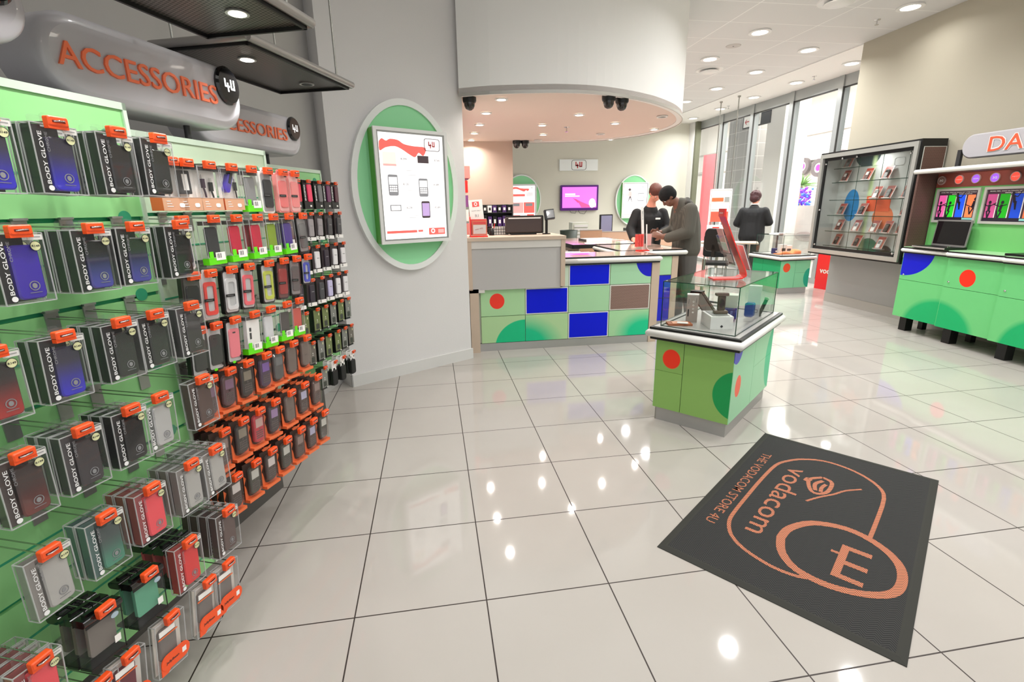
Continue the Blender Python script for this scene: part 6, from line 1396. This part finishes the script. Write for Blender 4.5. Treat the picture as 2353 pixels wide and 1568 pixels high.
def hand(w, d, pn, s=1.0, curl=.5):
    """five bent fingers: w wrist, d pointing direction, pn palm normal (towards the palm side)"""
    w = Vector(w); d = Vector(d).normalized(); pn = Vector(pn); pn = (pn-d*pn.dot(d)).normalized(); sd = d.cross(pn)
    S = [(w, .027*s, w+d*.05*s, .030*s), (w+d*.03*s+sd*.018*s, .017*s, w+d*.085*s+sd*.030*s, .012*s), (w+d*.03*s-sd*.018*s, .017*s, w+d*.085*s-sd*.028*s, .012*s), (w+d*.03*s, .017*s, w+d*.088*s, .014*s)]
    for k, (o, ln) in enumerate(((.031, .062), (.011, .074), (-.010, .070), (-.030, .055))):
        b = w+d*.085*s+sd*o*s; d1 = (d+pn*curl*.5).normalized(); d2 = (d+pn*curl*1.6).normalized()
        m1 = b+d1*ln*.5*s; S += [(b, .0095*s, m1, .0088*s), (m1, .0088*s, m1+d2*ln*.5*s, .0072*s)]
    tb = w+d*.03*s+sd*.028*s; t1 = tb+(d*.6+sd*.8+pn*.3).normalized()*.035*s
    S += [(tb, .013*s, t1, .011*s), (t1, .011*s, t1+(d*.9+sd*.2+pn*.5).normalized()*.03*s, .009*s)]
    return S
def head_geo(m, c, f, up, s=1.0):
    """skull, jaw, nose, lips, ears and eye hollows around centre c, facing f"""
    c = Vector(c); f = Vector(f).normalized(); up = Vector(up); up = (up-f*up.dot(f)).normalized(); r = f.cross(up)
    k = MATS['skin']
    M0 = Matrix((( r.x, f.x, up.x, c.x), (r.y, f.y, up.y, c.y), (r.z, f.z, up.z, c.z), (0, 0, 0, 1)))
    m.at(M0 @ Matrix.Scale(s, 4))
    m.sph((0, -.005, .02), .1, k, 20, 14, (.76, .95, .98)).sph((0, .03, -.045), .07, k, 18, 12, (.78, .9, 1.0)).sph((0, .055, -.088), .03, k, 12, 8, (1, .8, .7))
    m.cyl((0, .088, .012), (0, .108, -.022), .008, k, 8, .013).sph((0, .104, -.024), .014, k, 10, 8).sph((0, .085, -.058), .022, k, 12, 8, (1.1, .5, .35)).sph((0, .082, .028), .03, k, 12, 8, (1.7, .5, .3))
    for sx in (-1, 1): m.sph((sx*.076, -.004, -.006), .028, k, 10, 8, (.35, .7, 1.1)).sph((sx*.04, .055, -.03), .028, k, 10, 8)
    m.M = I4
    return M0 @ Matrix.Scale(s, 4)
def eyes(M0, par):
    for sx in (-1, 1):
        m = MB().at(M0); m.sph((sx*.031, .077, .006), .0098, paper, 10, 8).sph((sx*.031, .0835, .003), .0055, black, 8, 6); m.build('eye', par)

# ---- customer in the grey jacket: bends forward to the left over the counter return
P0 = Vector((3.22, 6.0, 0)); Fd = Vector((-.93, .12, 0)).normalized(); Rd = Vector((Fd.y, -Fd.x, 0))
def W_(o, f, r, z): return tuple(o+Fd*f+Rd*r+Vector((0, 0, z)))
t = thing('person', 'person in a grey ribbed jacket and black beanie bending over the counter', 'person', tuple(P0))
def loc(v): return tuple(Vector(v)-P0)
def LW(f, r, z): return Vector(loc(W_(P0, f, r, z)))
hc = LW(.25, 0, 1.585); hf = (Fd*.62+Vector((0, 0, -.78))).normalized(); hu = (Fd*.75+Vector((0, 0, .66)))
body = []
body += chain([(LW(-.02, 0, .93), .125), (LW(.0, 0, 1.1), .12), (LW(.04, 0, 1.30), .13), (LW(.08, 0, 1.44), .09), (LW(.15, 0, 1.52), .055), (hc, .05)])
for sgn in (-1, 1):
    body += chain([(LW(-.02, .09*sgn, .92), .095), (LW(-.01+.03*sgn, .10*sgn, .50), .062), (LW(-.05+.05*sgn, .11*sgn, .08), .042), (LW(.08+.05*sgn, .12*sgn, .035), .035)])
body += chain([(LW(.05, -.19, 1.43), .06), (LW(.08, -.25, 1.15), .048), (LW(.34, -.15, 1.10), .036)]); body += chain([(LW(.05, .19, 1.43), .06), (LW(.06, .26, 1.15), .048), (LW(.30, .14, 1.13), .036)])
body += hand(LW(.34, -.15, 1.10), Fd+Rd*.3+Vector((0, 0, .3)), Rd+Vector((0, 0, -.2))) + hand(LW(.30, .14, 1.13), Fd-Rd*.3+Vector((0, 0, .25)), -Rd+Vector((0, 0, -.2)))
m = capsules([(tuple(a), ra, tuple(b), rb) for a, ra, b, rb in body]); MH = head_geo(m, hc, hf, hu)
fuse(m, 'body', skin_d, .008, t, 3); eyes(MH, t)
g = MB(); sk = MATS['skin']; g.at(MH).sph((0, -.012, .045), .112, sk, 22, 14, (.82, .98, .84)).sph((0, -.03, .01), .106, sk, 20, 12, (.84, .82, .8)); fuse(g, 'beanie', mat('beanie_black', '0B0B0C', .9, bump=.5, bscale=120), .008, t, 4)
coat = chain([(LW(-.02, 0, .97), .18), (LW(-.02, 0, 1.05), .175), (LW(-.01, 0, 1.2), .172), (LW(.01, 0, 1.33), .165), (LW(.04, 0, 1.44), .13), (LW(.09, 0, 1.49), .085)])
coat += chain([(LW(-.02, -.08, .94), .15), (LW(.02, -.11, 1.36), .12)]); coat += chain([(LW(-.02, .08, .94), .15), (LW(.02, .11, 1.36), .12)])
coat += chain([(LW(.04, -.20, 1.42), .09), (LW(.07, -.27, 1.16), .08), (LW(.28, -.18, 1.09), .062)]); coat += chain([(LW(.04, .20, 1.42), .09), (LW(.05, .28, 1.16), .08), (LW(.24, .17, 1.12), .062)])
def ribbed():
    m, t_, p = newm('jacket_ribbed_grey'); p.inputs['Roughness'].default_value = .9
    tc = t_.n('TexCoord'); w = t_.n('TexWave'); w.inputs['Scale'].default_value = 28; w.inputs['Distortion'].default_value = 1.2; t_.l(tc.outputs['Object'], w.inputs[0])
    t_.l(t_.mix(w.outputs['Fac'], rgb('4A4842'), rgb('5A574F')), p.inputs['Base Color']); return m
fuse(capsules([(tuple(a), ra, tuple(b), rb) for a, ra, b, rb in coat]), 'jacket', ribbed(), .011, t, 5)
g = capsules([(tuple(a), ra, tuple(b), rb) for a, ra, b, rb in chain([(LW(.04, -.10, 1.50), .04), (LW(.01, 0, 1.54), .04), (LW(.04, .10, 1.50), .04)])]); fuse(g, 'collar', mat('collar_grey', '3C3A36', .9), .009, t)
tr = []
for sgn in (-1, 1): tr += chain([(LW(-.02, .085*sgn, .86), .12), (LW(-.01+.03*sgn, .10*sgn, .50), .088), (LW(-.05+.05*sgn, .11*sgn, .09), .075)])
fuse(capsules([(tuple(a), ra, tuple(b), rb) for a, ra, b, rb in tr]), 'trousers', mat('trousers_grey', '5A5856', .85), .011, t)
for sgn in (-1, 1):
    fuse(capsules([(tuple(a), ra, tuple(b), rb) for a, ra, b, rb in chain([(LW(-.07+.05*sgn, .11*sgn, .05), .05), (LW(.10+.05*sgn, .12*sgn, .042), .042)])]), 'shoe', mat('shoe_black', '121212', .4), .009, t)
# ---- staff member behind the counter, head bowed, facing the camera side
P0 = Vector((3.0, 6.98, 0)); Fd = Vector((-.12, -.99, 0)).normalized(); Rd = Vector((Fd.y, -Fd.x, 0))
P0 = Vector((3.16, 6.98, 0))
t = thing('person', 'person in a black zip jacket with a white name badge behind the counter', 'person', tuple(P0))
hc = LW(.15, -.02, 1.655); hf = (Fd*.65-Rd*.25+Vector((0, 0, -.72))).normalized(); hu = Fd*.7+Vector((0, 0, .7))
body = chain([(LW(-.08, 0, .93), .12), (LW(-.03, 0, 1.1), .12), (LW(.0, 0, 1.30), .13), (LW(.03, 0, 1.42), .085), (LW(.08, 0, 1.54), .052), (hc, .05)])
for sgn in (-1, 1): body += chain([(LW(-.08, .09*sgn, .92), .09), (LW(-.06, .10*sgn, .5), .06), (LW(-.1, .11*sgn, .08), .04), (LW(.03, .11*sgn, .035), .034)])
body += chain([(LW(.0, .19, 1.38), .058), (LW(.05, .29, 1.16), .046), (LW(.28, .30, 1.02), .034)]); body += chain([(LW(.0, -.19, 1.38), .058), (LW(.06, -.26, 1.15), .046), (LW(.26, -.10, 1.10), .034)])
body += hand(LW(.28, .30, 1.02), Fd+Vector((0, 0, -.15)), Vector((0, 0, -1)), curl=.2) + hand(LW(.26, -.10, 1.10), Fd+Rd*.4, Vector((0, 0, -1))+Rd)
m = capsules([(tuple(a), ra, tuple(b), rb) for a, ra, b, rb in body]); MH = head_geo(m, hc, hf, hu); fuse(m, 'body', skin_m, .008, t, 3); eyes(MH, t)
g = MB(); g.at(MH).sph((0, -.016, .042), .108, sk, 22, 14, (.82, .98, .86)).sph((0, -.045, -.01), .09, sk, 18, 12, (.86, .7, .85)); fuse(g, 'hair', mat('hair_auburn', '5A2A1E', .45, bump=.6, bscale=90), .008, t, 3)
jk = chain([(LW(-.08, 0, .92), .15), (LW(-.03, 0, 1.1), .15), (LW(.0, 0, 1.28), .155), (LW(.02, 0, 1.40), .11), (LW(.05, 0, 1.45), .07)]) + chain([(LW(-.06, .08, .92), .12), (LW(.0, .10, 1.3), .11)]) + chain([(LW(-.06, -.08, .92), .12), (LW(.0, -.10, 1.3), .11)])
jk += chain([(LW(-.0, .19, 1.37), .078), (LW(.05, .29, 1.16), .066), (LW(.24, .30, 1.04), .054)]) + chain([(LW(-.0, -.19, 1.37), .078), (LW(.06, -.26, 1.15), .066), (LW(.22, -.12, 1.11), .054)])
fuse(capsules([(tuple(a), ra, tuple(b), rb) for a, ra, b, rb in jk]), 'jacket', mat('jacket_black', '101012', .75), .010, t, 5)
u_ = LW(.175, -.07, 1.30); MB().at(T(*u_) @ RZ(173) @ RX(0)).b2(-.035, .035, -.004, .0, -.012, .012, paper).build('name_badge', t).rotation_euler = (0, 0, 0)
tr = []
for sgn in (-1, 1): tr += chain([(LW(-.08, .085*sgn, .88), .11), (LW(-.06, .10*sgn, .5), .08), (LW(-.1, .11*sgn, .09), .065)])
fuse(capsules([(tuple(a), ra, tuple(b), rb) for a, ra, b, rb in tr]), 'trousers', black, .011, t)
# ---- woman at the far showcase, seen from behind
P0 = Vector((6.48, 9.36, 0)); Fd = Vector((.72, .69, 0)).normalized(); Rd = Vector((Fd.y, -Fd.x, 0))
t = thing('person', 'person in a black blazer with short reddish hair, seen from behind at the window', 'person', tuple(P0))
hc = LW(.04, .0, 1.60); hf = (Fd*.85+Rd*.35+Vector((0, 0, -.35))).normalized(); hu = Fd*.3+Vector((0, 0, .95))
body = chain([(LW(-.02, 0, .90), .13), (LW(.0, 0, 1.08), .11), (LW(.0, 0, 1.27), .12), (LW(-.0, 0, 1.40), .08), (LW(.01, 0, 1.48), .05), (hc, .048)])
for sgn in (-1, 1): body += chain([(LW(-.02, .09*sgn, .89), .095), (LW(.0, .085*sgn, .48), .06), (LW(-.03, .08*sgn, .08), .038), (LW(.09, .09*sgn, .03), .03)])
body += chain([(LW(.0, .18, 1.36), .052), (LW(.02, .27, 1.12), .042), (LW(.24, .18, 1.10), .03)]) + chain([(LW(.0, -.18, 1.36), .052), (LW(-.01, -.25, 1.10), .042), (LW(.2, -.14, 1.02), .03)])
body += hand(LW(.24, .18, 1.10), Fd-Rd*.3+Vector((0, 0, .3)), -Rd, .92, 1.1) + hand(LW(.2, -.14, 1.02), Fd+Rd*.3, Rd, .92, .8)
m = capsules([(tuple(a), ra, tuple(b), rb) for a, ra, b, rb in body]); MH = head_geo(m, hc, hf, hu, .95); fuse(m, 'body', skin_m, .008, t, 3); eyes(MH, t)
g = MB(); g.at(MH)
g.sph((0, -.02, .04), .118, sk, 22, 14, (.95, 1.0, .95)).sph((0, -.05, -.02), .10, sk, 18, 12, (1.0, .8, 1.0)).sph((-.05, -.01, -.01), .06, sk, 14, 8, (.8, 1, 1.1)).sph((.05, -.01, -.01), .06, sk, 14, 8, (.8, 1, 1.1))
for k in range(26):
    a = random.uniform(0, 2*PI); b = random.uniform(.2, 1.5); g.sph((.10*math.cos(a)*math.sin(b), -.03+.10*math.sin(a)*math.sin(b), .03+.11*math.cos(b)), random.uniform(.018, .028), sk, 8, 6)
fuse(g, 'hair', mat('hair_red_brown', '3A1418', .6, bump=.8, bscale=60), .009, t, 3)
jk = chain([(LW(-.03, 0, .84), .20), (LW(-.02, 0, .95), .19), (LW(.0, 0, 1.1), .18), (LW(.0, 0, 1.26), .175), (LW(-.01, 0, 1.38), .10), (LW(.0, 0, 1.42), .065)])
for sgn in (-1, 1): jk += chain([(LW(-.02, .10*sgn, .84), .15), (LW(.0, .09*sgn, 1.08), .14), (LW(.0, .12*sgn, 1.29), .12)])
jk += chain([(LW(-.0, .20, 1.33), .09), (LW(.02, .30, 1.12), .075), (LW(.2, .22, 1.09), .058)]) + chain([(LW(-.0, -.20, 1.33), .09), (LW(-.01, -.30, 1.10), .075), (LW(.16, -.18, 1.02), .058)])
fuse(capsules([(tuple(a), ra, tuple(b), rb) for a, ra, b, rb in jk]), 'blazer', mat('blazer_black', '111214', .8), .010, t, 5)
g = MB(); g.tube([LW(-.01+.07*math.cos(a), .07*math.sin(a), 1.475) for a in [i*2*PI/14 for i in range(15)]], .010, sk, 6); fuse(g, 'shirt_collar', paper, .006, t, 2)
tr = []
for sgn in (-1, 1): tr += chain([(LW(-.02, .085*sgn, .85), .115), (LW(.0, .08*sgn, .48), .09), (LW(-.03, .08*sgn, .08), .085)])
fuse(capsules([(tuple(a), ra, tuple(b), rb) for a, ra, b, rb in tr]), 'trousers', mat('trousers_olive_black', '2C322C', .8), .011, t)
for sgn in (-1, 1): fuse(capsules([(tuple(a), ra, tuple(b), rb) for a, ra, b, rb in chain([(LW(-.05, .08*sgn, .042), .042), (LW(.10, .09*sgn, .034), .034)])]), 'shoe', black, .009, t)
for o_, l_, n_ in (((6.45, 9.35), (.33, .02, 1.17), 0),):
    q = MB().at(T(0, 0, 0) @ RX(-20)).prism(rr(.05, .11, .01, 4), -.008, .004, mat('handset_dark', '161214', .3)).build('phone', None, tuple(P0+Fd*.37+Rd*.12+Vector((0, 0, 1.16))), -40); tag(q, 'small dark phone held up by the person in the blazer', 'phone')
q = MB().at(RX(-60)).prism(rr(.055, .11, .01, 4), -.006, .006, mat('handset_pale', 'D8D4D0', .3)).build('phone', None, (2.93, 6.11, 1.13), 60); tag(q, 'pale phone held between the customer and the staff member', 'phone')
